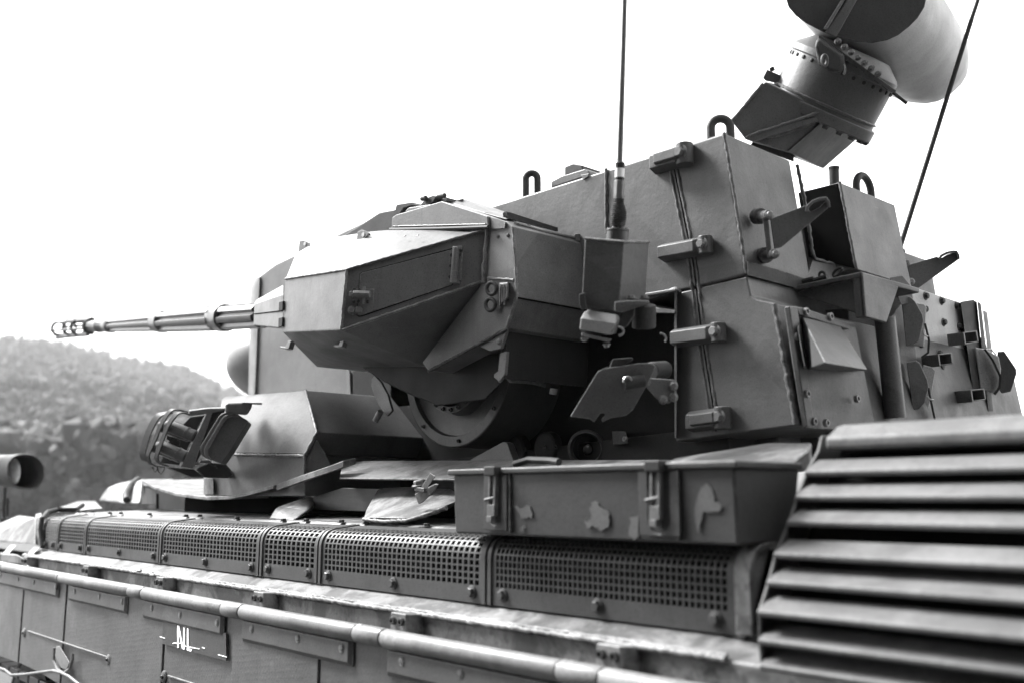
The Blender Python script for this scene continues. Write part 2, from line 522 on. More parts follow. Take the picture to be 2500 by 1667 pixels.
# dark gap with brackets under the fender
for a, b in (((26, 1328), (4, 1352)), ((82, 1334), (56, 1362))):
    MB().hull([P(a[0], a[1], y=1.5), P(a[0] + 14, a[1] + 1, y=1.5), P(b[0], b[1], y=1.44), P(b[0] + 14, b[1] + 3, y=1.44),
               P(a[0], a[1], y=1.52), P(a[0] + 14, a[1] + 1, y=1.52), P(b[0], b[1], y=1.46), P(b[0] + 14, b[1] + 3, y=1.46)]).build('strut', PAINT_HULL, fender, .002)
MB().bx((-9.0, 1.56, .95), (-5.2, 1.9, 1.26)).build('wheel_arch', PAINT_DK, tank, .01)
MB().hull(PL([(0, 1350), (40, 1352), (66, 1366), (60, 1378), (0, 1372)], y=1.43) + PL([(0, 1345), (60, 1360)], y=1.56)).build('fender_lip', PAINT_HULL, fender, .006)

# bright weld along the fender edge
weld([Vector((-5.2, 1.458, 1.318)), Vector((-1.06, 1.458, 1.318))], hull, .0075, PAINT_HULL)
weld([Vector((-5.2, 1.464, 1.324)), Vector((-1.06, 1.464, 1.324))], hull, .005, PAINT_HULL)

# deck bolts along the back edge of the screens
for px, py in ((190, 1247), (205, 1247), (226, 1247), (268, 1251), (295, 1251), (365, 1254), (454, 1258), (488, 1258), (579, 1264), (692, 1269), (748, 1269.5), (834, 1272.5), (893, 1276), (1042, 1282)):
    bolt(P(px, py + 3, y=1.69), VZ, .0095, hull, 'hex', PAINT_DK)

# ------------------------------------------------------------------ perforated exhaust screens
SY, SZ0 = 1.54, 1.348
def screen_profile(s):
    """distance along the sheet from the bottom edge -> (y, z)"""
    s0, r = .105, .052
    arc = r * math.pi / 2
    if s <= s0: return SY, SZ0 + s
    if s <= s0 + arc:
        t = (s - s0) / r
        return SY + r - r * math.cos(t), SZ0 + s0 + r * math.sin(t)
    q = s - s0 - arc
    return SY + r + q, SZ0 + s0 + r + q * .12
edges_px = [104, 139, 206, 389, 634, 777, 1190, 1812]
xs = [P(px, 1324 + .1266 * px, y=SY).x for px in edges_px]
PITCHX, PITCHS = .0205, .0157
first_row, rows_n = .040, 11
total_s = .105 + .052 * math.pi / 2 + .078
for k in range(7):
    x0, x1 = xs[k] + .0065, xs[k + 1] - .0065
    sb = MB(); L = x1 - x0
    m = .022 if L > .5 else .018
    PITCHX = .0265 if k < 5 else (.0215 if k == 5 else .0150)
    nc = max(3, int((L - 2 * m) / PITCHX)); pit = (L - 2 * m) / nc
    xcuts = [x0]; hx = []
    for c in range(nc):
        a = x0 + m + c * pit
        xcuts += [a + pit * .16, a + pit * .84]
        hx.append((a + pit * .16, a + pit * .84))
    xcuts.append(x1)
    nrow = rows_n if k < 6 else 9
    scuts = [0, .012]
    hs = set()
    for r_ in range(nrow):
        a = first_row + r_ * PITCHS
        hs.add(len(scuts)); scuts += [a + PITCHS * .13, a + PITCHS * .87]
    hs = set(i for i in hs)
    s_end = scuts[-1]
    while s_end < total_s - .012:
        s_end += .011; scuts.append(s_end)
    scuts.append(total_s)
    vv = []
    for s in scuts:
        y, z = screen_profile(s)
        vv.append([sb.bm.verts.new((x, y, z)) for x in xcuts])
    for i in range(len(scuts) - 1):
        for j in range(len(xcuts) - 1):
            if i in hs and j % 2 == 1 and 0 < j < len(xcuts) - 1 and (i - 0) >= 0:
                continue
            sb.bm.faces.new((vv[i][j], vv[i][j + 1], vv[i + 1][j + 1], vv[i + 1][j]))
    so = sb.build('exhaust_screen', PAINT_SCR, tank, 0, smooth=0)
    md = so.modifiers.new('sheet', 'SOLIDIFY'); md.thickness = .004; md.offset = -1
    # rolled edges at both ends
    for xe in (x0 + .004, x1 - .004):
        pts = [Vector((xe, screen_profile(s)[0] - .003 * (s < .16), screen_profile(s)[1] + .002 * (s > .12))) for s in [total_s * i / 22 for i in range(23)]]
        MB().ribbon(pts, (.012, 0, 0), .0035).build('edge_strip', PAINT_SCR, so, 0, smooth=60)
    nb = 2 if L < .5 else (3 if L < 1 else 4)
    for b in range(nb):
        bxp = x0 + .05 + (L - .10) * b / (nb - 1) if L > .3 else x0 + L * (.25 + .5 * b)
        bolt(Vector((bxp, SY - .001, SZ0 + .025)), -VY, .011, so, 'hex', PAINT_SCR)
# dark box inside the screens and the turned end of the last one
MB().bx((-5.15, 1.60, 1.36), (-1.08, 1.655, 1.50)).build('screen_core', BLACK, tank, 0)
eb = MB()
pts = [Vector((xs[-1] + .012, screen_profile(s)[0] - .006, screen_profile(s)[1] + .004)) for s in [total_s * i / 24 for i in range(25)]]
eb.ribbon(pts, (.035, 0, 0), .012)
endcap = eb.build('screen_end_frame', PAINT_HULL, tank, .002)
hull_o('end_fairing', [P(1822, 1300, y=1.56), P(1880, 1328, y=1.60), P(1842, 1430, y=1.55), P(1828, 1560, y=1.53), P(1800, 1560, y=1.53), P(1812, 1420, y=1.53),
        P(1880, 1328, y=1.75), P(1842, 1430, y=1.75), P(1828, 1560, y=1.7)], PAINT_HULL, endcap, .008)

# ------------------------------------------------------------------ rub rail, its brackets, the skirts
RY, RZ, RR = 1.392, 1.263, .0225
def rail_x(px): return P(px, 1378 + .197 * px, y=RY).x
joints = [(-4, 12), (147, 152), (322, 355), (551, 595), (874, 941), (1372, 1476)]
cuts = [-9.2] + [rail_x(p) for j in joints for p in j] + [.6]
rail = bpy.data.objects.new('rub_rail', None); coll.objects.link(rail); setp(rail, tank)
for i in range(len(cuts) - 1):
    a, b = cuts[i], cuts[i + 1]
    collar = (i % 2 == 1)
    r = RR * (1.04 if collar else 1)
    MB().lathe((a + .0025, RY, RZ), VX, [(0, r * .94), (.003, r), (b - a - .008, r), (b - a - .005, r * .94)], 28).build('pipe_collar' if collar else 'pipe', PAINT_RAIL, rail, 0)
MB().cyl((-9.2, RY, RZ), (.6, RY, RZ), RR * .9).build('pipe_core', STEEL_DK, rail, 0)
for px, py in ((340, 1382), (372, 1393), (880, 1517), (34, 1368), (68, 1372)):
    MB().ellipsoid(P(px, py + 10, y=RY - .004), .018, .008, .006, 12).build('pipe_lug', PAINT_RAIL, rail, 0)
for px in (45, 191, 369, 608, 947, 1458):
    xc = rail_x(px) + .01
    b = MB().hull([Vector((xc + dx, y, z)) for dx, y, z in [(-.035, 1.415, 1.27), (.035, 1.415, 1.27), (-.033, 1.415, 1.322), (.028, 1.415, 1.322), (.04, 1.468, 1.27), (.04, 1.468, 1.318), (-.04, 1.468, 1.318), (-.04, 1.468, 1.27)]])
    bo = b.build('rail_bracket', PAINT_HULL, tank, .003)
    for dx in (-.017, .017):
        bolt(Vector((xc + dx, 1.4145, 1.303)), -VY, .0095, bo, 'socket', PAINT_DK)

SKY_ = 1.40
PAINT_STRIP = paint('paint_strip', .052, wear=.5, chips=.15, dirt=.4)
skirt_mat = paint('skirt_rubber', .056, wear=.3, dirt=.4, rough=.40, chips=.15)
# rows of small moulded pimples
N_, L_ = skirt_mat.node_tree.nodes, skirt_mat.node_tree.links
geo_ = N_.new('ShaderNodeNewGeometry'); mp = N_.new('ShaderNodeMapping'); mp.inputs['Scale'].default_value = (58, 0, 58); mp.inputs['Rotation'].default_value = (0, R(9), 0)
L_.new(geo_.outputs['Position'], mp.inputs['Vector'])
vo = N_.new('ShaderNodeTexVoronoi'); vo.inputs['Randomness'].default_value = .15; vo.inputs['Scale'].default_value = 1.0
L_.new(mp.outputs[0], vo.inputs['Vector'])
mr = N_.new('ShaderNodeMapRange'); mr.inputs[1].default_value = .1; mr.inputs[2].default_value = .32; mr.inputs[3].default_value = 1; mr.inputs[4].default_value = 0
L_.new(vo.outputs['Distance'], mr.inputs[0])
b2 = N_.new('ShaderNodeBump'); b2.inputs['Strength'].default_value = .1; b2.inputs['Distance'].default_value = .0025
L_.new(mr.outputs[0], b2.inputs['Height'])
oldb = [n_ for n_ in N_ if n_.type == 'BUMP' and n_ != b2][0]
L_.new(oldb.outputs[0], b2.inputs['Normal']); L_.new(b2.outputs[0], N_['Principled BSDF'].inputs['Normal'])

def sk_x(px): return P(px, 1392 + .2 * px, y=SKY_).x
seams = [-400, 62, 163, 272, 405, 573, 783, 1060, 1500, 2300]
sx = [sk_x(p) if p < 1800 else .5 for p in seams]
ARCH0 = P(100, 1640, y=SKY_).z - .06
def arch_z(x):           # the skirt is cut out above a wheel near the front
    z = .42
    d = abs(x - sk_x(60))
    a = sk_x(205) - sk_x(60)
    if d < a: z = ARCH0 + .06 * math.sqrt(max(0, 1 - (d / a) ** 2))
    return z
skirts = []
for i in range(len(sx) - 1):
    a, b = sx[i] + .003, sx[i + 1] - .003
    nseg = 14
    top = [Vector((a + (b - a) * t / nseg, SKY_, 1.240)) for t in range(nseg + 1)]
    low = [Vector((a + (b - a) * t / nseg, SKY_, arch_z(a + (b - a) * t / nseg))) for t in range(nseg, -1, -1)]
    dy = .0022 * ((i * 37) % 5 - 2)
    so = prism_o('side_skirt', [p + VY * dy for p in top + low], (0, .022, 0), skirt_mat, tank, .003)
    skirts.append(so)
def skirt_at(x):
    for i in range(len(sx) - 1):
        if sx[i] <= x <= sx[i + 1]: return skirts[i]
    return skirts[0]
strips = [((-120, 148), [(44.5, 1411.6), (83, 1419.7), (136, 1431.5), (2, 1403)]), ((175, 317), [(182.5, 1442), (242.5, 1454.7), (298, 1467)]),
          ((356, 553), [(371, 1482), (439.6, 1499.6), (530, 1519)]), ((598, 868), [(614.5, 1533.7), (727, 1557.5), (834, 1580.7)]),
          ((950, 1480), [(981, 1612.6), (1124.5, 1642), (1330, 1688)])]
for (pa, pb), bl in strips:
    a, b = sk_x(pa), sk_x(pb)
    zb = 1.182
    MB().hull([Vector(v) for v in ((a, SKY_ - .004, 1.238), (b, SKY_ - .004, 1.238), (a, SKY_ - .004, zb - .006), (b, SKY_ - .004, zb - .006),
               (a + .014, SKY_ - .014, 1.238), (b - .014, SKY_ - .014, 1.238), (a + .014, SKY_ - .014, zb + .006), (b - .014, SKY_ - .014, zb + .006))]).build('clamp_strip', PAINT_STRIP, skirt_at((a + b) / 2), .002)
    for q in bl:
        bolt(P(*q, y=SKY_ - .0135), -VY, .0095, skirt_at((a + b) / 2), 'ringed', PAINT_RAIL)
# bright top edge bar of the skirts
MB().bx((-9.2, 1.392, 1.2395), (.5, 1.424, 1.2455)).build('skirt_top_bar', PAINT_RAIL, tank, .001)
# ledges, round bosses, lever and the handrail over the wheel
for (pa, ya), (pb, yb) in (((66, 1541), (260, 1605)), ((408, 1651), (560, 1700))):
    A, B = P(pa, ya, y=SKY_ - .006), P(pb, yb, y=SKY_ - .006)
    MB().hull([q + Vector((0, dy, dz)) for q in (A, B) for dy in (0, .008) for dz in (0, .006)]).build('ledge', PAINT_RAIL, skirt_at((A.x + B.x) / 2), .002)
for px, py in ((60, 1543), (266, 1609), (401, 1651)):
    c = P(px, py, y=SKY_)
    so = skirt_at(c.x)
    MB().lathe(c + VY * .004, -VY, [(0, .021), (.007, .020), (.010, .016)], 20).build('boss', PAINT_HULL, so, 0)
    bolt(c - VY * .006, -VY, .006, so, 'socket', STEEL_DK)
lv = skirt_at(sk_x(150))
MB().hull([P(a, b, y=yy) for a, b in ((137, 1577), (146, 1576), (170, 1615), (162, 1634), (150, 1630), (134, 1600)) for yy in (SKY_ - .018, SKY_)]).build('lever', PAINT_RAIL, lv, .003)
MB().tube([P(a, b, y=SKY_ - .016) for a, b in ((133, 1580), (131, 1610), (140, 1633), (155, 1642), (170, 1632), (177, 1608), (177, 1595))], .006, 8).build('lever_guard', PAINT_RAIL, lv, 0)
MB().tube([P(a, b, y=SKY_ - .02) for a, b in ((-60, 1622), (0, 1630), (12, 1634), (28, 1647), (60, 1645), (130, 1636), (150, 1641), (168, 1650), (192, 1669), (215, 1700))], .0065, 10).build('hand_rail', PAINT_RAIL, lv, 0)
# lettering and its dark patch on the skirt
nl = skirt_at(sk_x(470))
PAINT_PATCH = paint('paint_patch', .034, wear=.2, dirt=.5, chips=.2)
MB().prism(PL([(399, 1508), (551, 1545), (552, 1612), (396, 1570)], y=SKY_ - .0075), (0, .004, 0)).build('number_patch', PAINT_PATCH, nl, 0)
def stroke(b, p, q, w):
    p, q = Vector(p), Vector(q)
    d = Vector((q[0] - p[0], q[1] - p[1])).normalized(); nn = Vector((-d.y, d.x)) * w / 2
    b.prism([P(c[0], c[1], y=SKY_ - .0092) for c in (p.xy + nn, q.xy + nn, q.xy - nn, p.xy - nn)], (0, .0015, 0))
for s_ in (((434, 1526), (434.5, 1580), 3.2), ((435.5, 1527), (446, 1583), 3), ((449, 1531), (448.5, 1584), 3.2), ((458, 1533), (458, 1587), 3.2), ((460.5, 1585), (467, 1587), 5),
           ((424, 1568), (446, 1570), 1.2), ((421, 1569.5), (433, 1570), 1.0), ((450, 1576), (486, 1583), 1.2), ((493, 1579), (499, 1582), 1.8), ((532, 1597), (553, 1603), 1.3), ((390, 1553), (402, 1557), .9)):
    lt = MB(); stroke(lt, *s_); lt.build('paint_stroke', WHITE, nl, 0)
# road wheels behind the skirt cut-out
for k, px in enumerate((-60, 120)):
    c = Vector((sk_x(60) - .2 + .75 * k, 1.52, .5))
    w = MB().lathe(c, VY, [(0, .1), (.02, .12), (.03, .24), (0, .27), (0, .33), (.14, .33), (.14, .1)], 36, caps=True).build('road_wheel', PAINT_DK, tank, .004)
    MB().lathe(c + VY * -.004, VY, [(.002, .332), (.002, .352), (.14, .352), (.14, .332)], 36, caps=False).build('tyre', RUBBER, w, 0)
trk = MB()
for k in range(46):
    trk.box((-8.4 + k * .16, 1.62, .14), (.14, .5, .05))
    trk.box((-8.4 + k * .16, 1.70, .74), (.14, .4, .04))
tag(trk.build('track_links', STEEL_DK, tank, .004), kind='stuff')

# ------------------------------------------------------------------ stowage bin on the fender
bz0, bz1 = 1.513, 1.655
bx0, bx1, by0, by1 = -1.883, -1.056, 1.5, 1.705
bb = MB().hull([Vector(v) for v in ((bx0, by0, bz1), (bx1, by0, bz1), (bx0, by1, bz1), (bx1 + .01, by1, bz1), (bx0 + .004, by0 + .004, bz0), (bx1, by0 + .004, bz0), (bx0 + .004, by1, bz0), (bx1 + .01, by1 - .03, bz0))])
sbin = bb.build('stowage_bin', PAINT_BIN, tank, .006)
lid = MB().bx((bx0 - .012, by0 - .010, bz1 - .002), (bx1 + .012, by1 + .01, bz1 + .012)).build('lid', PAINT_BIN, sbin, .004)
for xa, xb in ((P(1222, 1200, y=by0).x, P(1246, 1200, y=by0).x), (P(1612, 1200, y=by0).x, P(1655, 1200, y=by0).x)):
    pass
for cx_, w_ in ((P(1214, 1210, y=by0).x, .056), (P(1613, 1210, y=by0).x, .070)):
    # raised plate with a U-shaped recess
    o_, i_ = [], []
    zt, zb_ = bz1 - .004, bz0 + .012
    n_ = 12
    plate = MB()
    hw, ih = w_ * .72, w_ * .40
    U = [Vector((cx_ - ih, by0 - .001, zt))] + [Vector((cx_ + ih * math.cos(math.pi + math.pi * t / n_), by0 - .001, zb_ + .032 + ih * math.sin(math.pi + math.pi * t / n_))) for t in range(n_ + 1)] + [Vector((cx_ + ih, by0 - .001, zt))]
    outer = [Vector((cx_ - hw, by0 - .001, zt)), Vector((cx_ - hw, by0 - .001, zb_)), Vector((cx_ + hw, by0 - .001, zb_)), Vector((cx_ + hw, by0 - .001, zt))]
    plate.prism(outer + U[::-1], (0, -.006, 0))
    plate.build('latch_plate', PAINT_BIN, sbin, .0015)
    MB().prism(U, (0, -.002, 0)).build('latch_recess', PAINT_DK, sbin, 0)
    MB().bx((cx_ - .02, by0 - .026, bz1 - .006), (cx_ + .02, by0 + .01, bz1 + .016)).build('latch_keeper', RUBBER, sbin, .003)
    lt_ = MB()
    lt_.hull([Vector((cx_ + dx + sl, by0 - y_, z_)) for dx in (-.013, -.006) for y_, z_, sl in ((.008, bz1, .0), (.016, bz1, .0), (.006, bz1 - .075, -.004), (.016, bz1 - .075, -.004))])
    lt_.hull([Vector((cx_ + dx + sl, by0 - y_, z_)) for dx in (.006, .013) for y_, z_, sl in ((.008, bz1, .0), (.016, bz1, .0), (.006, bz1 - .075, -.004), (.016, bz1 - .075, -.004))])
    lt_.bx((cx_ - .016, by0 - .018, bz1 - .098), (cx_ + .010, by0 - .006, bz1 - .072))
    lt_.bx((cx_ - .012, by0 - .024, bz1 - .112), (cx_ + .006, by0 - .008, bz1 - .098))
    lt_.cyl((cx_ - .024, by0 - .018, bz1 - .062), (cx_ + .008, by0 - .012, bz1 - .056), .0042, seg=10)
    lt_.build('latch', PAINT_STRIP, sbin, .0015)
for px in (1247, 1656):
    xx = P(px, 1220, y=by0).x
    MB().bx((xx - .003, by0 - .0045, bz0 + .006), (xx + .003, by0 + .002, bz1)).build('seam_strip', PAINT_DK, sbin, .001)
# pale patches where the top coat has been scraped off
SCRAPE = paint('scraped_primer', .042, wear=0, dirt=.5, rough=.5)
def scrape(pts):
    out = []
    for (xa, ya), (xb, yb) in zip(pts, pts[1:] + pts[:1]):
        for t in (0, .33, .66):
            out.append((xa + (xb - xa) * t + random.uniform(-3.2, 3.2), ya + (yb - ya) * t + random.uniform(-3.2, 3.2)))
    MB().prism(PL(out, y=by0 + .0005), (0, -.0012, 0)).build('scraped_patch', SCRAPE, sbin, 0)
scrape([(1256, 1233), (1272, 1238), (1297, 1233), (1299, 1262), (1280, 1265), (1266, 1252)])
scrape([(1447, 1228), (1456, 1222), (1464, 1234), (1484, 1246), (1491, 1270), (1483, 1290), (1468, 1294), (1456, 1284), (1432, 1286), (1430, 1274), (1446, 1268), (1440, 1250)])
scrape([(1274, 1283), (1282, 1280), (1280, 1292), (1272, 1294)])
scrape([(1712, 1190), (1726, 1180), (1740, 1196), (1745, 1225), (1770, 1235), (1752, 1248), (1716, 1246), (1704, 1300), (1697, 1240)])
scrape([(1540, 1262), (1556, 1255), (1562, 1300), (1548, 1318), (1536, 1300)])
# cable lying on the lid
cable_o = MB().tube(resample([P(1254, 1133, y=1.66), P(1290, 1122, y=1.68), P(1345, 1124, y=1.68), P(1365, 1127, y=1.67)], .02), .009, 8).build('cable', RUBBER, None, 0)

tag(cable_o, 'short black cable lying behind the stowage bin lid', 'cable')

# ------------------------------------------------------------------ engine louvres
lf = bpy.data.objects.new('louvre_grille', None); coll.objects.link(lf); setp(lf, tank)
LX1 = .75
lips = [(1993, 1098), (1963, 1153), (1940, 1213), (1919, 1274), (1887, 1353), (1870, 1421), (1847, 1493), (1849, 1563), (1853, 1625), (1858, 1690), (1862, 1760)]
def lip_y(z): return 1.452 + max(-.01, (z - 1.317)) * .62 if z > 1.317 else 1.452
LXL = -.992
louv = []
for px, py in lips:
    v = ray(px, py)
    t = LXL / v.x
    z = CAMZ + v.z * t
    louv.append((v.y * t, z))
for i, (yy, zz) in enumerate(louv[1:]):
    b = MB()
    pr = [(yy, zz - .004), (yy, zz + .003), (yy + .052, zz + .026), (yy + .054, zz + .020), (yy + .006, zz - .008)]
    b.prism([Vector((LXL, y, z)) for y, z in pr], (LX1 - LXL, 0, 0))
    b.build('slat', PAINT_LOUV, lf, .0025)
# frame: top hood, left end plate, dark inside
(yt, zt) = louv[0]
hd = MB().hull([Vector(v) for v in ((LXL + .02, yt - .004, zt), (LX1, yt - .02, zt - .004), (LXL + .02, yt - .004, zt + .022), (LX1, yt - .02, zt + .02), (LXL + .03, yt + .03, zt + .048), (LX1, yt + .02, zt + .046),
                                     (LXL + .05, yt + .5, zt + .06), (LX1, yt + .5, zt + .06), (LXL + .02, yt + .5, zt - .02), (LX1, yt + .5, zt - .02))])
hd.build('hood', PAINT_LOUV, lf, .008)
(yb_, zb_) = louv[-1]
MB().prism([Vector((LXL - .009, y, z)) for y, z in [(yy + .014, zz) for yy, zz in louv] + [(yb_, .96), (1.9, .96), (1.9, zt + .03), (yt + .03, zt + .03)]], (.009, 0, 0)).build('end_plate', PAINT_BIN, lf, .004)
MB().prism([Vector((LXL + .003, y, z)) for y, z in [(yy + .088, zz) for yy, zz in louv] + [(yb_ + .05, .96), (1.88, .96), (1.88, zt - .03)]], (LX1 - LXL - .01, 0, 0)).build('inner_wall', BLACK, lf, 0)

# ------------------------------------------------------------------ deck plates in front of the turret
rim = MB()
path = [((345, 1171), 2.05), ((374, 1186), 1.98), ((430, 1203), 1.92), ((505, 1212), 1.86), ((560, 1210), 1.83), ((600, 1202), 1.81), ((668, 1183), 1.79)]
def rim_piece(path, inner=.42, th=.013):
    b = MB(); rows = []
    for (px, py), y in path:
        a = P(px, py, y=y)
        rows.append([a, a + Vector((0, inner, .012)), a + Vector((0, inner, .012 - th)), a + Vector((0, 0, -th))])
    vs = [[b.bm.verts.new(p) for p in r] for r in rows]
    for p, q in zip(vs, vs[1:]):
        for i in range(4): b.bm.faces.new((p[i], p[(i + 1) % 4], q[(i + 1) % 4], q[i]))
    b.bm.faces.new(vs[0]); b.bm.faces.new(vs[-1][::-1])
    return b
rimo = rim_piece(path).build('turret_rim', PAINT_HULL, tank, .002)
rim_piece([((675, 1182), 1.785), ((740, 1158), 1.785), ((800, 1138), 1.79), ((838, 1124), 1.80)], th=.022, inner=.05).build('rim_segment', PAINT_HULL, rimo, .002)
MB().hull([P(356, 1190, y=2.05), P(380, 1190, y=1.99), P(382, 1230, y=2.0), P(345, 1230, y=2.08), P(380, 1190, y=2.3), P(382, 1230, y=2.3), P(356, 1190, y=2.3)]).build('rim_bracket', PAINT_DK, rimo, .003)
for px, pyt in ((381, 1204), (507, 1222), (656, 1196)):
    MB().hull([P(px + dx, y_, y=1.93 + dy) for dx in (0, 7) for y_ in (pyt, 1241) for dy in (0, .05)]).build('rim_bracket', BLACK, rimo, .001)
MB().bx((-4.6, 2.0, 1.532), (-2.2, 3.9, 1.60)).build('turret_ring', BLACK, tank, .004)
# inclined splash plate
sp = MB().hull([P(838, 1124, y=2.02), P(1660, 1121, y=2.02), P(829, 1166, y=1.80), P(1660, 1176, y=1.80), P(838, 1128, y=2.03), P(1660, 1125, y=2.03), P(829, 1170, y=1.805), P(1660, 1180, y=1.805)])
splash = sp.build('splash_plate', PAINT_HULL, tank, .002)
hull_o('gusset', [P(838, 1126, y=2.03), P(838, 1168, y=1.95), P(905, 1126, y=2.03), P(838, 1126, y=2.05), P(905, 1126, y=2.06)], PAINT_HULL, splash, .002)
# raised lumps under the splash plate
hull_o('deck_ramp', [P(654, 1268, y=1.70), P(672, 1238, y=1.74), P(690, 1232, y=1.78), P(760, 1209, y=1.95), P(774, 1213, y=1.95), P(752, 1245, y=1.78), P(718, 1272, y=1.70), P(774, 1235, y=1.98), P(700, 1262, y=1.95)], PAINT_HULL, tank, .012)
prism_o('deck_wall', PL([(756, 1243), (766, 1211), (836, 1190), (930, 1192), (894, 1247)], y=1.9), (0, .02, 0), PAINT_BIN, tank, .002)
rp_ = MB().hull([P(924, 1190, y=1.92), P(990, 1187, y=1.90), P(1100, 1192, y=1.86), P(1130, 1215, y=1.82), P(1034, 1258, y=1.70), P(985, 1264, y=1.685), P(905, 1262, y=1.685), P(888, 1265, y=1.69), P(894, 1244, y=1.76), P(1100, 1240, y=1.9), P(900, 1262, y=1.9)])
ramp2 = rp_.build('deck_ramp', PAINT_HULL, tank, .014, seg=4)
weld([P(888, 1267, y=1.69), P(940, 1272, y=1.685), P(990, 1270, y=1.68), P(1035, 1258, y=1.69), P(1090, 1240, y=1.72)], ramp2, .006, PAINT_HULL)
cb = MB()
cb.hull([P(a, b, y=yy) for a, b in ((1050, 1153), (1064, 1161), (1036, 1202), (1024, 1196)) for yy in (1.66, 1.69)])
cb.hull([P(a, b, y=yy) for a, b in ((1012, 1187), (1036, 1190), (1036, 1202), (1012, 1198)) for yy in (1.655, 1.70)])
cb.hull([P(a, b, y=yy) for a, b in ((1012, 1205), (1022, 1230), (1032, 1226), (1060, 1200), (1072, 1180), (1062, 1180), (1034, 1212)) for yy in (1.70, 1.72)])
clampo = cb.build('deck_clamp', PAINT_BIN, tank, .003)
bolt(P(1023, 1184, y=1.672), Vector((0, -.25, 1)), .014, clampo, 'hex', PAINT_RAIL)
# sloping side plate running up to the louvre hood
hull_o('deck_side_plate', [P(1625, 1128, y=1.80), P(1645, 1118, y=1.85), P(1887, 1079, y=1.95), P(1983, 1079, y=1.90), P(1975, 1100, y=1.80), P(1935, 1133, y=1.74), P(1900, 1160, y=1.74), P(1887, 1150, y=2.1), P(1983, 1150, y=2.1), P(1645, 1150, y=2.1)], PAINT_HULL, tank, .008)
# front deck: rounded hatch cover
hc = MB().hull([P(241, 1221, y=2.2), P(262, 1190, y=2.22), P(285, 1180, y=2.25), P(338, 1168, y=2.3), P(350, 1171, y=2.25), P(343, 1229, y=2.1), P(300, 1229, y=2.1), P(350, 1225, y=2.9), P(345, 1170, y=2.9), P(262, 1195, y=2.8)])
hatch = hc.build('hatch_hood', PAINT_HULL, tank, .03, seg=4)
MB().tube([P(338, 1169, y=2.28), P(318, 1185, y=2.2), P(308, 1205, y=2.12), P(309, 1219, y=2.10)], .02, 10).build('hood_groove', PAINT_DK, hatch, 0)
hull_o('hood_flap', [P(342, 1169, y=2.2), P(420, 1168, y=2.3), P(457, 1182, y=2.25), P(440, 1187, y=2.2), P(350, 1184, y=2.1), P(457, 1186, y=2.6), P(420, 1172, y=2.7)], PAINT_HULL, hatch, .008)
hull_o('deck_bulge', [P(110, 1250, y=1.9), P(240, 1229, y=2.0), P(190, 1223, y=2.8), P(232, 1222, y=2.9), P(130, 1250, y=1.8), P(250, 1240, y=1.8)], PAINT_HULL, tank, .01)
# headlamp on its stalk
lamp = bpy.data.objects.new('headlamp', None); coll.objects.link(lamp); setp(lamp, tank)
def stad(cx, cy, hw, hh, d, n=12, tilt=0):
    r = min(hw, hh) * .9; out = []
    for qx, qy, a0 in ((1, -1, -90), (1, 1, 0), (-1, 1, 90), (-1, -1, 180)):
        for i in range(n // 2 + 1):
            a = R(a0 + 90 * i / (n // 2))
            out.append((qx * (hw - r) + r * math.cos(a), qy * (hh - r) + r * math.sin(a)))
    return [P(cx + x, cy - y + tilt * x, d=d) for x, y in out]
lb = MB()
loops = [stad(64, 1150, 44, 41, 6.20, tilt=.06), stad(63, 1150, 45, 42, 6.22, tilt=.06), stad(30, 1148, 44, 38, 6.40, tilt=.03), stad(-20, 1146, 40, 36, 6.62), stad(-50, 1146, 24, 22, 6.74)]
lv_ = [[lb.bm.verts.new(p) for p in l] for l in loops]
for a, b in zip(lv_, lv_[1:]):
    for i in range(len(a)): lb.bm.faces.new((a[i], a[(i + 1) % len(a)], b[(i + 1) % len(a)], b[i]))
lb.bm.faces.new(lv_[-1])
ho = lb.build('lamp_hood', PAINT_DK, lamp, 0)
sd_ = ho.modifiers.new('shell', 'SOLIDIFY'); sd_.thickness = .006; sd_.offset = 0
ll = MB()
ll.bm.faces.new([ll.bm.verts.new(P(36 + 14 * math.cos(a), 1149 + 31 * math.sin(a), d=6.25 - .02 * math.cos(a) - .015 * math.sin(a))) for a in [2 * math.pi * i / 24 for i in range(24)]])
ll.build('lens', LENS_GLINT, lamp, 0)
MB().tube(PD([(13, 1188), (10, 1235), (10, 1258), (16, 1265), (30, 1266)], 6.5), .011, 10).build('stalk', PAINT_DK, lamp, 0)
MB().tube(PD([(19, 1214), (18, 1258)], 6.48), .009, 8).build('cable', RUBBER, lamp, 0)
MB().hull(PD([(0, 1265), (30, 1262), (30, 1283), (0, 1292)], 6.45) + PD([(0, 1265), (30, 1262), (30, 1283), (0, 1292)], 6.7)).build('lamp_foot', PAINT_DK, lamp, .004)

# ------------------------------------------------------------------ turret
TY = 2.2
tur = MB()
# upper armoured body: side face, sloping rear face
side = [(1000, 560), (1198, 504), (1281, 477), (1315, 463), (1480, 410), (1768, 324), (1823, 672), (1700, 705), (1000, 860)]
tp = PL([(1000, 566), (1198, 504), (1768, 324), (1823, 672)], y=TY)
tp = [Vector((-3.55, TY, 2.56)), P(1198, 504, y=TY), P(1768, 324, y=TY), P(1823, 672, y=TY), Vector((-3.55, TY, 2.10))]
rear_top = P(1768, 324, y=TY); rear_bot = P(1823, 672, y=TY)
tur.hull([p + Vector((0, dy, 0)) for p in (Vector((-3.3, TY, 2.60)), P(1198, 504, y=TY), rear_top, rear_bot, Vector((-3.3, TY, 2.12))) for dy in (0, .34)] )
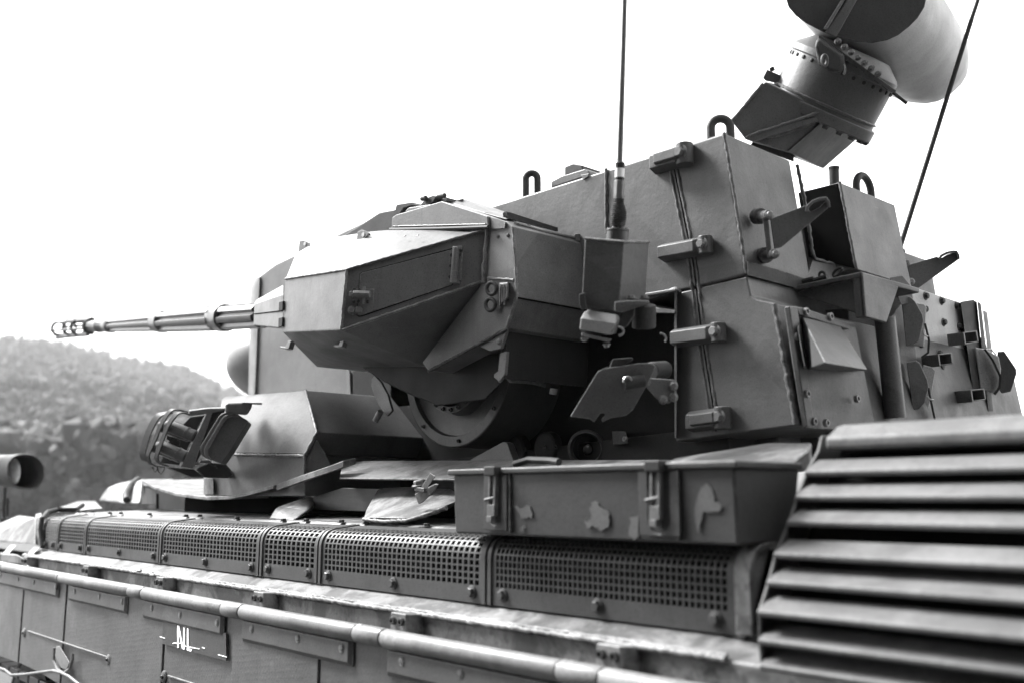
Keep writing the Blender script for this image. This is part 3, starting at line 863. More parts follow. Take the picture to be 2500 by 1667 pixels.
# centre body, narrower deck between
tur.hull([Vector((-4.3, 2.42, 2.48)), Vector((-3.0, 2.42, 2.62)), Vector((-1.62, 2.42, 2.50)), Vector((-4.3, 2.42, 1.62)), Vector((-1.55, 2.42, 1.75)),
          Vector((-4.3, 3.64, 2.48)), Vector((-3.0, 3.64, 2.62)), Vector((-1.62, 3.64, 2.50)), Vector((-4.3, 3.64, 1.62)), Vector((-1.55, 3.64, 1.75))])
turret = tur.build('turret', PAINT_TUR, tank, .009, seg=3)

# far cheek, mirrored mass of the other side
#MB().hull([Vector((x, y, z)) for x, z in ((-3.3, 2.60), (-2.55, 2.63), (-1.54, 2.618), (-1.45, 2.12), (-3.3, 2.12)) for y in (3.52, 3.86)]).build('far_side_armour', PAINT_TUR, turret, .005)

# lower rear body (in front of which the engine deck rises)
lowp = [P(1650, 716, y=TY), P(1823, 675, y=TY), P(1833, 722, y=TY), P(1848, 731, y=TY), P(1892, 740, y=TY), P(1942, 1038, y=TY), P(1784, 1058, y=TY), P(1650, 1077, y=TY)]
lower = MB().prism(lowp, (0, 1.55, 0)).build('turret_basket', PAINT_TUR, turret, .005)
# recess left of it, blackened to stand in for the gun's shade
MB().hull([Vector((x, y, z)) for x in (-3.4, -1.75) for y in (2.36, 2.6) for z in (1.56, 2.3)]).build('recess_wall', SHADE_BLK, turret, .004)
MB().hull([Vector((x, 2.28, z)) for x, z in ((-3.3, 1.58), (-1.62, 1.58), (-1.62, 1.80), (-3.3, 1.72))] + [Vector((x, 2.5, z)) for x, z in ((-3.3, 1.58), (-1.62, 1.58), (-1.62, 1.80), (-3.3, 1.72))]).build('turret_floor', SHADE_BLK, turret, .004)  # floor coloured black for the shade in the recess

# front block beside the tracking radar
fy = 2.4
FBP = [(618, 968), (622, 700), (633, 673), (672, 644), (828, 590), (930, 520), (964, 513), (1000, 560), (1000, 900), (920, 985)]
fb_ = MB().hull([p + Vector((0, dy, 0)) for p in PL(FBP, y=fy) for dy in (0, 1.2)])
MB().hull([P(a, b, y=yy) for a, b in ((862, 900), (1010, 900), (1010, 990), (925, 1000), (862, 966)) for yy in (2.36, 2.44)]).build('recess_shade_panel', SHADE_BLK, turret, .004)  # black overlay, paints the gun's shade onto the front block
front = fb_.build('turret_front', PAINT_GUN, tank, .012, seg=3)
MB().hull([P(a, b, y=yy) for a, b, yy in ((606, 968, fy + .05), (609, 800, fy + .05), (611, 704, fy + .05), (622, 676, fy + .05), (612, 968, fy + .0), (615, 800, fy + .0), (617, 704, fy + .0), (622, 968, fy - .012), (624, 800, fy - .012), (626, 702, fy - .012), (634, 676, fy - .012), (628, 676, fy), (626, 968, fy + .02), (630, 702, fy + .02), (640, 676, fy + .05))]).build('edge_rail', PAINT_GUN, front, .004)
weld([P(627, 966, y=fy - .002), P(627, 700, y=fy - .002)], front, .004, PAINT_GUN)
MB().hull([P(a, b, y=yy) for a, b in ((846, 902), (853, 902), (856, 962), (848, 962)) for yy in (2.36, 2.41)]).build('corner_post', PAINT_GUN, front, .002)
hull_o('roof_slab', [p + Vector((0, dy, 0)) for p in PL([(826, 584), (926, 519), (964, 512), (964, 575), (826, 590)], y=2.34) for dy in (0, .3)], PAINT_DK, front, .005)
# tracking radar dome
trk_c = P(600, 885, y=2.95)
dome = MB().ellipsoid((-5.1, 2.8, 2.375), .35, .35, .235, 48).build('tracking_radar', paint('radome', .085, wear=0, dirt=.3, rough=.38, bump=.12), tank, 0)

# camo on the turret: darker diagonal bands across side and rear
# --- door seam with welds and hinge blocks on the side
seam = [(1633, 392), (1643, 445), (1672, 590), (1684, 648), (1702, 800), (1712, 868), (1733, 1000), (1739, 1052)]
weld(PL(seam, y=TY + .002), turret, .0060, PAINT_TUR)
weld(PL([(x + 17, y) for x, y in seam], y=TY + .002), turret, .0060, PAINT_TUR)
for (xa, ya), (xb, yb) in zip(seam, seam[1:]):
    MB().hull([P(a, b, y=yy) for a, b in ((xa + 7.5, ya), (xa + 10.5, ya), (xb + 10.5, yb), (xb + 7.5, yb)) for yy in (TY - .0015, TY + .004)]).build('door_gap', BLACK, turret, 0)
weld(PL([(1768, 326), (1792, 470), (1823, 668)], y=TY - .002), turret, .006, PAINT_TUR)
weld(PL([(1480, 412), (1481, 570)], y=TY - .001), turret, .006, PAINT_TUR)
weld(PL([(1892, 745), (1918, 890), (1944, 1034)], y=TY - .001), turret, .009, PAINT_TUR)
weld(PL([(1580, 730), (1652, 704), (1662, 715)], y=2.19), turret, .006, PAINT_TUR)

def hinge(pa, pb, h, th, name='hinge_block', pinr=.016, style=0):
    """bar-like hinge across the seam: pa, pb = pixel ends of its centre line on the side face"""
    A, B = P(*pa, y=TY), P(*pb, y=TY)
    b = MB()
    t = (B - A).normalized(); up_ = VZ
    L_ = (B - A).length
    b.hull([A + t * s + up_ * (z * h / 2) - VY * yy for s, z, yy in [(0, -1, 0), (0, 1, 0), (L_, -1, 0), (L_, 1, 0), (.012, -.8, th), (.012, .55, th), (L_ * .80, -.8, th), (L_ * .80, .55, th), (L_ * .8, .95, th * .55), (.012, .95, th * .55)]])
    b.cyl(B - VY * th * .45 - up_ * h * .55 - t * .012, B - VY * th * .45 + up_ * h * .5 - t * .012, h * .42, seg=14)
    o = b.build(name, PAINT_TUR, turret, .004)
    if style:
        b2_ = MB().hull([A + t * s + up_ * (z * h / 2) - VY * yy for s, z, yy in [(L_ * .25, -.65, th - .002), (L_ * .25, .6, th - .002), (L_ * .9, -.65, th - .004), (L_ * .9, .6, th - .004), (L_ * .27, -.5, th + .012), (L_ * .27, .45, th + .012), (L_ * .86, -.5, th + .012), (L_ * .86, .45, th + .012)]])
        b2_.build('hinge_lug', PAINT_TUR, turret, .003)
    bolt(B - VY * (th * .45 + h * .30) - t * .012, -VY, h * .26, turret, 'hex', PAINT_RAIL)
hinge((1600, 405), (1690, 378), .062, .045, style=1)
hinge((1621, 622), (1742, 600), .050, .048)
hinge((1652, 828), (1774, 812), .052, .048)
hinge((1688, 1030), (1784, 1018), .058, .045, style=1)
# narrow step plate at the recess edge, shelf inside it
hull_o('step_frame', [P(a, b, y=yy) for a, b in ((1646, 706), (1653, 706), (1652, 1068), (1647, 1068)) for yy in (2.17, 2.22)], PAINT_TUR, turret, .002)
hull_o('ledge', [P(a, b, y=yy) for a, b in ((1575, 716), (1650, 704), (1650, 712), (1575, 724)) for yy in (2.14, 2.36)], PAINT_TUR, turret, .003)
hull_o('shelf', [P(1578, 748, y=2.16), P(1648, 757, y=2.16), P(1592, 742, y=2.34), P(1650, 754, y=2.34), P(1578, 765, y=2.16), P(1648, 766, y=2.16), P(1650, 766, y=2.34)], PAINT_RAIL, turret, .003)
# lifting eyes on the roof
def eye(c, w, h, r, nvec, parent, mat=PAINT_DK, name='lifting_eye'):
    """upright horseshoe of round bar; nvec = direction along its opening"""
    t = Vector(nvec).normalized(); n_ = 14
    pts = [c - t * w / 2]
    for i in range(n_ + 1):
        a = math.pi - math.pi * i / n_
        pts.append(c + t * (math.cos(a) * w / 2) + VZ * (h - w / 2 + math.sin(a) * w / 2))
    pts.append(c + t * w / 2)
    return MB().tube(pts, r, 12).build(name, mat, parent, 0)
eye(P(1298, 482, y=2.26), .042, .088, .0125, (.75, .66, 0), turret)
eye(P(1760, 338, y=2.34), .058, .062, .013, (.75, .66, 0), turret)
hull_o('periscope', [p + Vector((0, dy, 0)) for p in PL([(1345, 460), (1345, 443), (1370, 430), (1428, 412), (1436, 417), (1440, 428)], y=2.3) for dy in (0, .12)], PAINT_TUR, turret, .005)
hull_o('periscope', [p + Vector((0, dy, 0)) for p in PL([(1378, 430), (1378, 408), (1398, 400), (1420, 404), (1424, 417)], y=2.34) for dy in (0, .1)], PAINT_DK, turret, .004)
hull_o('corner_gusset', PL([(1418, 428), (1438, 424), (1436, 432), (1424, 440)], y=TY - .004) + PL([(1418, 428), (1438, 424)], y=TY + .05), PAINT_TUR, turret, .002)

# --- rear: upper box, hooks, shelf, bolted panel
XB = -1.52
b2c = P(2050, 445, y=2.72)
box2 = [Vector((-1.62, 2.72, b2c.z - .0)), b2c, P(2091, 658, y=2.72), Vector((-1.62, 2.72, P(2091, 658, y=2.72).z))]
rt = P(2185, 505, x=b2c.x); rb = P(2214, 660, x=P(2091, 658, y=2.72).x)
yfar = rt.y
rbx = MB().prism(box2, (0, yfar - 2.72, 0)).build('rear_bustle', PAINT_GUN, tank, .004)  # lighter than the turret paint, reflected light put into the colour
MB().cyl(P(2037, 455, y=2.80), P(2036, 412, y=2.80), .016, seg=14).build('vent_pipe', PAINT_DK, rbx, 0)
MB().cyl(P(2036, 413, y=2.80), P(2036, 409, y=2.80), .018, seg=14).build('pipe_cap', PAINT_DK, rbx, 0)
eye(P(2110, 486, x=-1.62), .105, .085, .013, (0, 1, 0), rbx)
weld([b2c, P(2091, 658, y=2.72)], rbx, .005, PAINT_TUR)
prism_o('black_side_panel', PL([(1950, 472), (2046, 449), (2087, 656), (1975, 628)], y=2.719), (0, -.003, 0), BLACK, rbx, 0)  # thin black panel over the near side of the bustle
# sill that runs from the main rear face across to the bustle
sill = MB().hull([P(1985, 632, x=-1.52), P(2092, 660, x=-1.5), P(1962, 700, x=-1.49), P(2060, 716, x=-1.49), P(1985, 632, x=-1.7), P(2092, 660, x=-1.7), P(1962, 700, x=-1.7)])
sill.build('sill', PAINT_TUR, rbx, .003)
weld(PL([(1945, 402), (1968, 506), (1984, 622), (1990, 633), (2020, 642), (2088, 662)], x=-1.515), rbx, .0055, PAINT_TUR)
# painted band at the foot of the rear face
MB().prism(PL([(1824, 640), (1900, 660), (1990, 690), (1990, 720), (1935, 702), (1824, 672)], x=-1.478), (.003, 0, 0)).build('band', PAINT_DK, rbx, 0)

def hook(pts_plate, lip, bracket, parent, d):
    """folding lifting hook: flat tapering plate with a rolled lip, bolted through a bracket"""
    o = MB().prism(PD(pts_plate, d), -ray(*pts_plate[0]).normalized() * .02).build('tow_hook', PAINT_TUR, parent, .003)
    MB().ribbon(PD(lip, d - .02), ray(*lip[0]).normalized() * .05, .009).build('hook_lip', PAINT_TUR, parent, .002)
    b = MB()
    (a0, a1), (c0_, c1_) = bracket
    b.hull(PD([(a0 - 6, a1), (a0 + 8, a1 - 2), (c0_ + 6, c1_), (c0_ - 6, c1_ + 3)], d - .035) + PD([(a0 - 6, a1), (a0 + 8, a1 - 2), (c0_ + 6, c1_), (c0_ - 6, c1_ + 3)], d - .015))
    for q in ((a0, a1 + 8), (c0_, c1_ - 6)):
        b.cyl(P(q[0] - 16, q[1] + 2, d=d + .06), P(q[0] + 12, q[1] - 2, d=d - .05), .014, seg=14)
        b.cyl(P(q[0] - 18, q[1] + 2, d=d + .062), P(q[0] - 8, q[1] + 1, d=d + .03), .023, seg=16)
    b.build('hook_bracket', PAINT_TUR, parent, .002)
    for q in ((a0, a1 + 8), (c0_, c1_ - 6)):
        bolt(P(q[0] + 13, q[1] - 2, d=d - .052), (.6, -.7, .1), .0085, parent, 'hex', PAINT_RAIL)
dh = 2.66
hook([(1880, 535), (1966, 502), (1978, 518), (2000, 507), (2021, 486), (2022, 508), (1908, 604), (1890, 608)],
     [(1969, 517), (1972, 505), (1985, 493), (2002, 487), (2016, 485), (2021, 492), (2023, 508)], ((1866, 519), (1880, 628)), tank, dh)
dh2 = 3.35
hook([(2214, 648), (2287, 627), (2296, 632), (2312, 622), (2334, 616), (2340, 634), (2242, 704), (2226, 700)],
     [(2293, 633), (2298, 625), (2312, 618), (2326, 615), (2334, 615), (2339, 624), (2340, 634)], ((2200, 636), (2212, 696)), tank, dh2)

# gusseted shelf
SHY = 2.45
sh = MB()
sidep = PL([(1927, 700), (2104, 663), (2113, 772), (2088, 765), (1930, 714)], y=SHY)
sh.prism(sidep, (0, .02, 0))
top = PL([(1927, 700), (2104, 663)], y=SHY - .014)
sh.hull(top + [p + Vector((0, .34, .004)) for p in top] + [p - VZ * .016 for p in top] + [p + Vector((0, .34, -.012)) for p in top])
e0, e1 = P(2104, 664, y=SHY - .012), P(2113, 774, y=SHY - .012)
sh.hull([e0, e1, e0 - VX * .03, e1 - VX * .03, e0 + VY * .03, e1 + VY * .03, e0 + Vector((-.03, .03, 0)), e1 + Vector((-.03, .03, 0))])
sh.hull([e0 + VX * .002, e1 + VX * .002, P(2198, 691, x=e0.x), P(2165, 788, x=e1.x), e0 - VX * .012, e1 - VX * .012, P(2198, 691, x=e0.x) - VX * .012, P(2165, 788, x=e1.x) - VX * .012])
shelf = sh.build('rear_shelf', PAINT_TUR, tank, .004)
tag(MB().tube(PL([(1940, 692), (1960, 689), (1985, 682), (1990, 686), (2020, 676)], y=SHY + .02), .009, 8).build('rope', RUBBER, None, 0), 'dark rope end lying on the gusseted shelf behind the turret', 'rope')
for q in ((2007, 672), (2045, 665)):
    shk = MB().tube([P(q[0] + 7 * math.cos(a) * (1 if q[0] < 2020 else 1.6), q[1] + 8 * math.sin(a) - (7 * math.cos(a) if q[0] > 2020 else 0), y=SHY + .02) for a in [2 * math.pi * i / 12 for i in range(12)]], .004, 6, closed=True).build('shackle', RUBBER, None, 0)
    tag(shk, 'small round ring shackle beside the rope on the turret shelf' if q[0] < 2020 else 'long oval shackle leaning at the outer end of the turret shelf', 'shackle')

# bolted frame with sloping deflector on the lower rear face
XR = P(1942, 1038, y=TY).x + .004
def XP(pts, dx=0): return PL(pts, x=XR + dx)
rf = MB().prism(XP([(1913, 752), (2080, 800), (2130, 1055), (1957, 1045)]), (.012, 0, 0)).build('rear_frame', PAINT_TUR, tank, .003)
prism_o('frame_strip', XP([(1914, 750), (1934, 750), (1976, 1040), (1958, 1042)], .012), (.016, 0, 0), PAINT_TUR, rf, .003)
prism_o('frame_strip', XP([(1934, 750), (1950, 753), (2062, 790), (2062, 806), (1940, 770)], .012), (.014, 0, 0), PAINT_TUR, rf, .003)
for q in ((1941, 823), (1966, 961), (1964, 762), (2023, 774), (1983, 1028), (2013, 1032), (2088, 973)):
    bolt(P(*q, x=XR + .024), VX, .0105, rf, 'socket', PAINT_RAIL)
wd = MB().hull([P(1958, 772, x=XR + .02), P(2050, 795, x=XR + .02), P(1965, 800, x=XR + .02), P(1971, 902, x=XR + .02), P(2015, 886, x=XR + .19), P(2118, 903, x=XR + .16), P(2110, 905, x=XR + .02)])
wd.build('deflector', PAINT_TUR, rf, .005)
MB().hull([P(1945, 790, x=XR + .018), P(1955, 790, x=XR + .018), P(1972, 900, x=XR + .018), P(1960, 900, x=XR + .018), P(1948, 800, x=XR + .05), P(1966, 896, x=XR + .05)]).build('guard_bar', PAINT_TUR, rf, .004)
# deep dark bay behind the shelf
bay = MB().hull([Vector((-1.62, 2.50, 1.72)), Vector((-1.62, 3.0, 1.72)), Vector((-1.62, 2.50, 2.15)), Vector((-1.62, 3.0, 2.15)), Vector((-1.42, 2.62, 1.72)), Vector((-1.42, 3.0, 1.72)), Vector((-1.42, 2.62, 2.15)), Vector((-1.42, 3.0, 2.15))]).build('rear_bay', PAINT_DK, tank, .004)
cr = [(2160, 775), (2168, 850), (2186, 1020)]
MB().tube(PL(cr, x=-1.34), [.03, .03, .03], 12).build('corner_tube', PAINT_TUR, bay, 0)
hull_o('bay_side', PL([(2172, 780), (2225, 700), (2250, 1040), (2190, 1040)], x=-1.38) + PL([(2172, 780), (2225, 700), (2250, 1040), (2190, 1040)], x=-1.5), PAINT_TUR, bay, .004)
XPN = -1.40
panel = MB().prism(PL([(2222, 698), (2382, 750), (2412, 1030), (2250, 1040)], x=XPN), (-.25, 0, 0)).build('rear_panel', ALU and paint('paint_panel', .15, wear=.3, dirt=.35, rough=.4), tank, .004)
PPAN = panel.data.materials[0]
for q in ((2259, 723), (2298, 735), (2335, 747), (2257, 755), (2303, 787), (2341, 797), (2275, 904), (2286, 998), (2245, 842), (2262, 996)):
    bolt(P(*q, x=XPN), VX, .010, panel, 'hex', PAINT_DK)
hull_o('panel_edge', PL([(2345, 737), (2376, 732), (2385, 738), (2412, 1005), (2384, 1010)], x=XPN + .02) + PL([(2345, 737), (2376, 732), (2385, 738), (2412, 1005), (2384, 1010)], x=XPN - .05), PAINT_DK, panel, .002)
hull_o('far_flange', PL([(2386, 736), (2395, 742), (2425, 1002), (2413, 1004)], x=XPN + .03) + PL([(2386, 736), (2395, 742), (2425, 1002), (2413, 1004)], x=XPN), PAINT_DK, panel, .002)
hull_o('far_pad', PL([(2399, 757), (2410, 762), (2443, 1014), (2430, 1015)], x=XPN - .02) + PL([(2399, 757), (2410, 762), (2443, 1014), (2430, 1015)], x=XPN - .1), PAINT_TUR, panel, .003)
hull_o('panel_flange', PL([(2172, 677), (2203, 673), (2225, 700), (2230, 740), (2200, 745), (2190, 700)], x=XPN + .06) + PL([(2172, 677), (2203, 673), (2225, 700), (2230, 740), (2200, 745)], x=XPN + .04), PAINT_DK, panel, .003)
# octagonal stowage pads and their straps
def pad(pts, d, mat, vec, nm='octagonal_pad'):
    return MB().prism(PD(pts, d), vec).build(nm, mat, panel, .003)
away = ray(2230, 800).normalized()
pad([(2200, 727), (2222, 724), (2234, 736), (2252, 768), (2255, 785), (2243, 832), (2228, 842), (2212, 845)], 2.95, PAINT_TUR, away * .02)
pad([(2213, 884), (2236, 879), (2246, 886), (2264, 926), (2267, 945), (2258, 982), (2244, 998), (2228, 1000)], 2.95, PAINT_TUR, away * .02)
pad([(2238, 740), (2256, 742), (2262, 750), (2256, 848), (2215, 840)], 3.02, PPAN, away * .012, 'pad_base')
pad([(2254, 890), (2276, 896), (2284, 905), (2266, 1005), (2228, 1002)], 3.02, PPAN, away * .012, 'pad_base')
pad([(2381, 848), (2405, 852), (2438, 870), (2444, 900), (2440, 945), (2430, 960), (2394, 950)], 3.32, PPAN, away * .014, 'pad_base')
pad([(2436, 858), (2452, 857), (2481, 900), (2482, 912), (2468, 955), (2446, 960), (2432, 940)], 3.40, PAINT_DK, away * .02)
for pts in ([(2258, 790), (2268, 830), (2266, 860), (2250, 872)], [(2266, 945), (2274, 985), (2282, 1022)], [(2404, 852), (2424, 880), (2442, 918), (2440, 945), (2428, 962)]):
    MB().ribbon(resample(PD(pts, 2.99 if pts[0][0] < 2300 else 3.30), .02), away * .03, .006).build('strap', RUBBER, panel, 0)
for pts in ([(2252, 806), (2256, 818), (2266, 822)], [(2264, 966), (2270, 974), (2280, 976)], [(2405, 853), (2420, 852), (2432, 866)]):
    MB().tube(PD(pts, 2.97 if pts[0][0] < 2300 else 3.30), .0025, 6).build('clip', WIRE, panel, 0)
# square brackets standing off the panel
for cx_, cy_ in ((2370, 825), (2308, 878), (2388, 965)):
    fr = MB(); q = [(cx_ - 18, cy_ - 14), (cx_ + 16, cy_ - 18), (cx_ + 20, cy_ + 10), (cx_ - 14, cy_ + 16)]
    A = PL(q, x=XPN + .075); B = PL(q, x=XPN + .012)
    ctr = sum(A, Vector()) / 4
    for i in range(4):
        a, b = A[i], A[(i + 1) % 4]
        fr.hull([a, b, a + VX * -.055, b + VX * -.055, a.lerp(ctr, .2), b.lerp(ctr, .2), a.lerp(ctr, .2) - VX * .055, b.lerp(ctr, .2) - VX * .055])
    fr.build('bracket_frame', PAINT_TUR, panel, .002)
    for s_ in (q[0], q[3]):
        bolt(P(*s_, x=XPN + .002), VX, .012, panel, 'hex', PAINT_DK)

# ------------------------------------------------------------------ cheek box carrying the smoke dischargers
ck = [((540, 976), 1.95), ((548, 968), 1.97), ((747, 952), 1.95), ((774, 1056), 1.87), ((744, 1109), 1.845), ((545, 1106), 1.845), ((535, 1010), 1.90)]
cp = [P(*q, y=y) for q, y in ck]
cheek = MB().hull(cp + [Vector((p.x, 2.5, p.z)) for p in cp]).build('cheek_armour', PAINT_GUN, tank, .006)
lowc = [P(530, 1107, y=1.85), P(744, 1110, y=1.85), P(744, 1210, y=1.85), P(500, 1210, y=1.85), P(500, 1150, y=1.85)]
MB().hull(lowc + [Vector((p.x, 2.5, p.z)) for p in lowc]).build('cheek_skirt', PAINT_GUN, cheek, .004)
weld(PL([(572, 1109), (742, 1112)], y=1.843), cheek, .0055, PAINT_GUN)
weld([P(747, 953, y=1.948), P(774, 1056, y=1.868), P(744, 1110, y=1.843), P(744, 1160, y=1.846)], cheek, .006, PAINT_GUN)
MB().hull([P(a, b, y=yy) for a, b in ((497, 1165), (521, 1165), (521, 1206), (497, 1206)) for yy in (1.835, 1.85)]).build('corner_tab', PAINT_HULL, cheek, .002)
prism_o('cheek_shade_plate', [P(749, 955, y=1.955) , P(775, 1055, y=1.88), P(775, 1055, y=1.88) + Vector((0, .55, 0)), P(749, 955, y=1.955) + Vector((0, .48, 0))], (.006, 0, 0), SHADE_BLK, cheek, .001)  # thin black overlay, shade of the gun above painted on
# perforated plate and curved fairing behind the cheek
perf = MB().prism([P(776, 1064, y=1.90), P(905, 1074, y=2.25), P(905, 1165, y=2.25), P(812, 1165, y=1.98), P(790, 1120, y=1.93)], (.004, .004, 0)).build('perforated_plate', PAINT_DK, cheek, 0)
N_, L_ = None, None
pm = paint('perforated', .06, wear=0, bump=.1)
N_, L_ = pm.node_tree.nodes, pm.node_tree.links
geo_ = N_.new('ShaderNodeNewGeometry'); mp = N_.new('ShaderNodeMapping'); mp.inputs['Scale'].default_value = (110, 0, 110)
L_.new(geo_.outputs['Position'], mp.inputs['Vector'])
vo = N_.new('ShaderNodeTexVoronoi'); vo.inputs['Randomness'].default_value = 0
L_.new(mp.outputs[0], vo.inputs['Vector'])
mr = N_.new('ShaderNodeMapRange'); mr.inputs[1].default_value = .25; mr.inputs[2].default_value = .38
L_.new(vo.outputs['Distance'], mr.inputs[0])
bb_ = N_.new('ShaderNodeBump'); bb_.inputs['Strength'].default_value = .9; bb_.inputs['Distance'].default_value = .006
L_.new(mr.outputs[0], bb_.inputs['Height']); L_.new(bb_.outputs[0], N_['Principled BSDF'].inputs['Normal'])
perf.data.materials[0] = pm
hull_o('fairing', [P(774, 1070, y=1.875), P(762, 1100, y=1.86), P(745, 1128, y=1.85), P(745, 1165, y=1.85), P(815, 1150, y=1.92), P(795, 1105, y=1.90), P(745, 1165, y=1.95), P(815, 1150, y=1.98)], PAINT_GUN, cheek, .003)
lf_pts = [(914, 915), (928, 930), (946, 963), (957, 1002), (945, 1015), (925, 990), (914, 966), (906, 942), (907, 925)]
prism_o('leaf_shield', PL(lf_pts, y=2.02), (0, .01, 0), PAINT_GUN, cheek, .002)
MB().cyl(P(929, 1004, y=2.0), P(917, 1026, y=2.0), .012, seg=14).build('grease_nipple', PAINT_RAIL, cheek, 0)

# smoke discharger cluster
SM = 3.90                                     # view depth of the cluster
def S(x, y): return (330 + x * .15304, 960 + y * .15306)      # close-up measurements to photo pixels
def SP(pts, d): return [P(*S(a, b), d=d) for a, b in pts]
smoke = bpy.data.objects.new('smoke_launcher', None); coll.objects.link(smoke); setp(smoke, tank)
prism_o('frame_bar', SP([(1180, 240), (1255, 250), (1100, 690), (1020, 900), (930, 1195), (720, 1165), (830, 960)], SM - .02), ray(450, 1060).normalized() * .025, PAINT_GUN, smoke, .003)
hull_o('side_plate', SP([(1250, 240), (1460, 235), (1400, 345), (960, 1090), (930, 1190), (1020, 900)], SM + .0) + SP([(1250, 240), (1460, 235), (1400, 345), (960, 1090), (930, 1190)], SM + .05), PAINT_DK, smoke, .003)
hull_o('top_plate', SP([(860, 275), (1170, 235), (1460, 230), (1440, 262), (1120, 330), (870, 360)], SM - .02) + SP([(860, 262), (1170, 222), (1460, 215)], SM + .22), PAINT_GUN, smoke, .003)
hull_o('bottom_plate', SP([(480, 1165), (930, 1200), (1100, 1330), (900, 1330)], SM) + SP([(520, 1195), (930, 1225), (1100, 1345), (900, 1345)], SM + .2), PAINT_DK, smoke, .003)
for k, (a, b) in enumerate((((500, 505), (950, 680)), ((380, 830), (810, 1010)))):
    for dd in (0, .17):
        A, B = P(*S(a[0] - dd * 620, a[1] + dd * 60), d=SM + .02 + dd), P(*S(b[0] - dd * 500, b[1]), d=SM - .0 + dd)
        L0 = (B - A).length; r0 = .0245
        o_ = MB().lathe(A, B - A, [(0, r0 * .9), (.006, r0), (L0 * .70, r0), (L0 * .71, r0 * 1.08), (L0 * .76, r0 * 1.08), (L0 * .77, r0), (L0, r0), (L0 + .004, r0 * .8)], 26).build('smoke_canister', STEEL_DK if dd else paint('canister%d' % k, .04, wear=.1, rough=.38, bump=.1), smoke, 0)
        MB().cyl(B, B + (B - A).normalized() * .03, r0 * .45, seg=12).build('canister_cap', RUBBER, smoke, .002)
        MB().tube([A.lerp(B, t) + (P(450, 1040, d=SM - .1) - P(450, 1060, d=SM)).normalized() * r0 * 1.0 for t in (.15, .68)], .002, 6).build('canister_seam', PAINT_DK, smoke, 0)
hull_o('back_plate', SP([(880, 370), (1110, 340), (960, 620), (760, 960), (700, 1140), (400, 1100), (560, 700)], SM + .30) + SP([(880, 370), (1110, 340), (760, 960), (700, 1140), (400, 1100)], SM + .33), RUBBER, smoke, .003)
def loop(pts, d, w=.045, mat=PAINT_DK):
    sm = []
    raw_ = SP(pts, d)
    for i in range(len(raw_) - 1):           # Catmull-Rom rounding
        p0, p1, p2, p3 = raw_[max(i - 1, 0)], raw_[i], raw_[i + 1], raw_[min(i + 2, len(raw_) - 1)]
        for t in (0, .25, .5, .75):
            sm.append(.5 * ((2 * p1) + (p2 - p0) * t + (2 * p0 - 5 * p1 + 4 * p2 - p3) * t * t + (3 * p1 - p0 - 3 * p2 + p3) * t ** 3))
    sm.append(raw_[-1])
    v = (P(472, 1054, d=SM - .05) - P(412, 1040, d=SM + .06)).normalized()
    return MB().ribbon(sm, v * w, .006).build('guard_strap', mat, smoke, .001)
loop([(870, 335), (730, 305), (640, 350), (520, 520), (440, 720), (350, 960), (345, 1040), (390, 1110), (510, 1150)], SM - .01, .026)
loop([(820, 290), (640, 255), (540, 300), (420, 480), (330, 700), (215, 940), (205, 1020), (270, 1130), (440, 1165)], SM + .06, .026)
loop([(560, 300), (420, 330), (330, 400), (220, 600), (150, 820), (120, 960), (150, 1060), (200, 1080)], SM + .16, .045)
for pts in ([(275, 1165), (290, 1220), (320, 1250), (355, 1200), (350, 1160)], [(355, 1165), (370, 1240), (415, 1285), (460, 1220), (470, 1165)]):
    MB().tube(SP(pts, SM), .0025, 6, jit=.5).build('chain', RUBBER, smoke, 0)
hull_o('grille_block', SP([(500, 660), (620, 700), (720, 760), (710, 830), (610, 790), (500, 730)], SM + .03) + SP([(500, 660), (720, 760), (710, 830)], SM + .08), PAINT_DK, smoke, .002)
padp = [(1110, 930), (1120, 870), (1400, 410), (1450, 365), (1540, 335), (1640, 345), (1850, 470), (1860, 500), (1580, 960), (1450, 1140), (1400, 1130), (1180, 1050), (1125, 1000)]
cpad = MB().prism(SP(padp, SM - .11), (P(*S(1300, 700), d=SM) - P(*S(1230, 660), d=SM - .08)) * -1.0).build('cap_plate', paint('cap_paint', .045, wear=.2, rough=.4, bump=.2), smoke, .009, seg=3)
prism_o('cap_rim', SP([(1095, 920), (1110, 855), (1385, 395), (1440, 350), (1530, 322), (1640, 330), (1700, 370), (1650, 372), (1545, 365), (1470, 395), (1430, 440), (1175, 880), (1165, 940), (1180, 1000), (1215, 1045), (1150, 1030), (1110, 985)], SM - .20), ray(510, 1060).normalized() * .04, PAINT_GUN, smoke, .002)
hull_o('clamp_block', SP([(1440, 150), (1700, 140), (1880, 155), (1850, 240), (1790, 345), (1690, 300), (1430, 310)], SM - .21) + SP([(1440, 140), (1700, 130), (1880, 150), (1790, 345), (1430, 310)], SM + .1), PAINT_GUN, smoke, .01)
hull_o('clamp_lip', SP([(1700, 140), (2025, 148), (2025, 178), (1900, 172), (1720, 165)], SM - .22) + SP([(1700, 140), (2025, 148), (2025, 178)], SM - .05), PAINT_DK, smoke, .003)
hull_o('lower_latch', SP([(1030, 1090), (1050, 1060), (1180, 1055), (1222, 1085), (1200, 1112), (1040, 1100)], SM - .11) + SP([(1050, 1060), (1180, 1055), (1200, 1110), (1040, 1105)], SM - .03), PAINT_GUN, smoke, .003)
hull_o('lower_arm', SP([(1200, 1085), (1320, 1190), (1290, 1200), (1180, 1120)], SM - .10) + SP([(1200, 1085), (1320, 1190), (1290, 1200)], SM - .02), PAINT_DK, smoke, .003)
hull_o('latch_foot', SP([(940, 1120), (1000, 1080), (1050, 1130), (950, 1135)], SM - .06) + SP([(940, 1120), (1000, 1080), (1050, 1130)], SM), PAINT_GUN, smoke, .002)
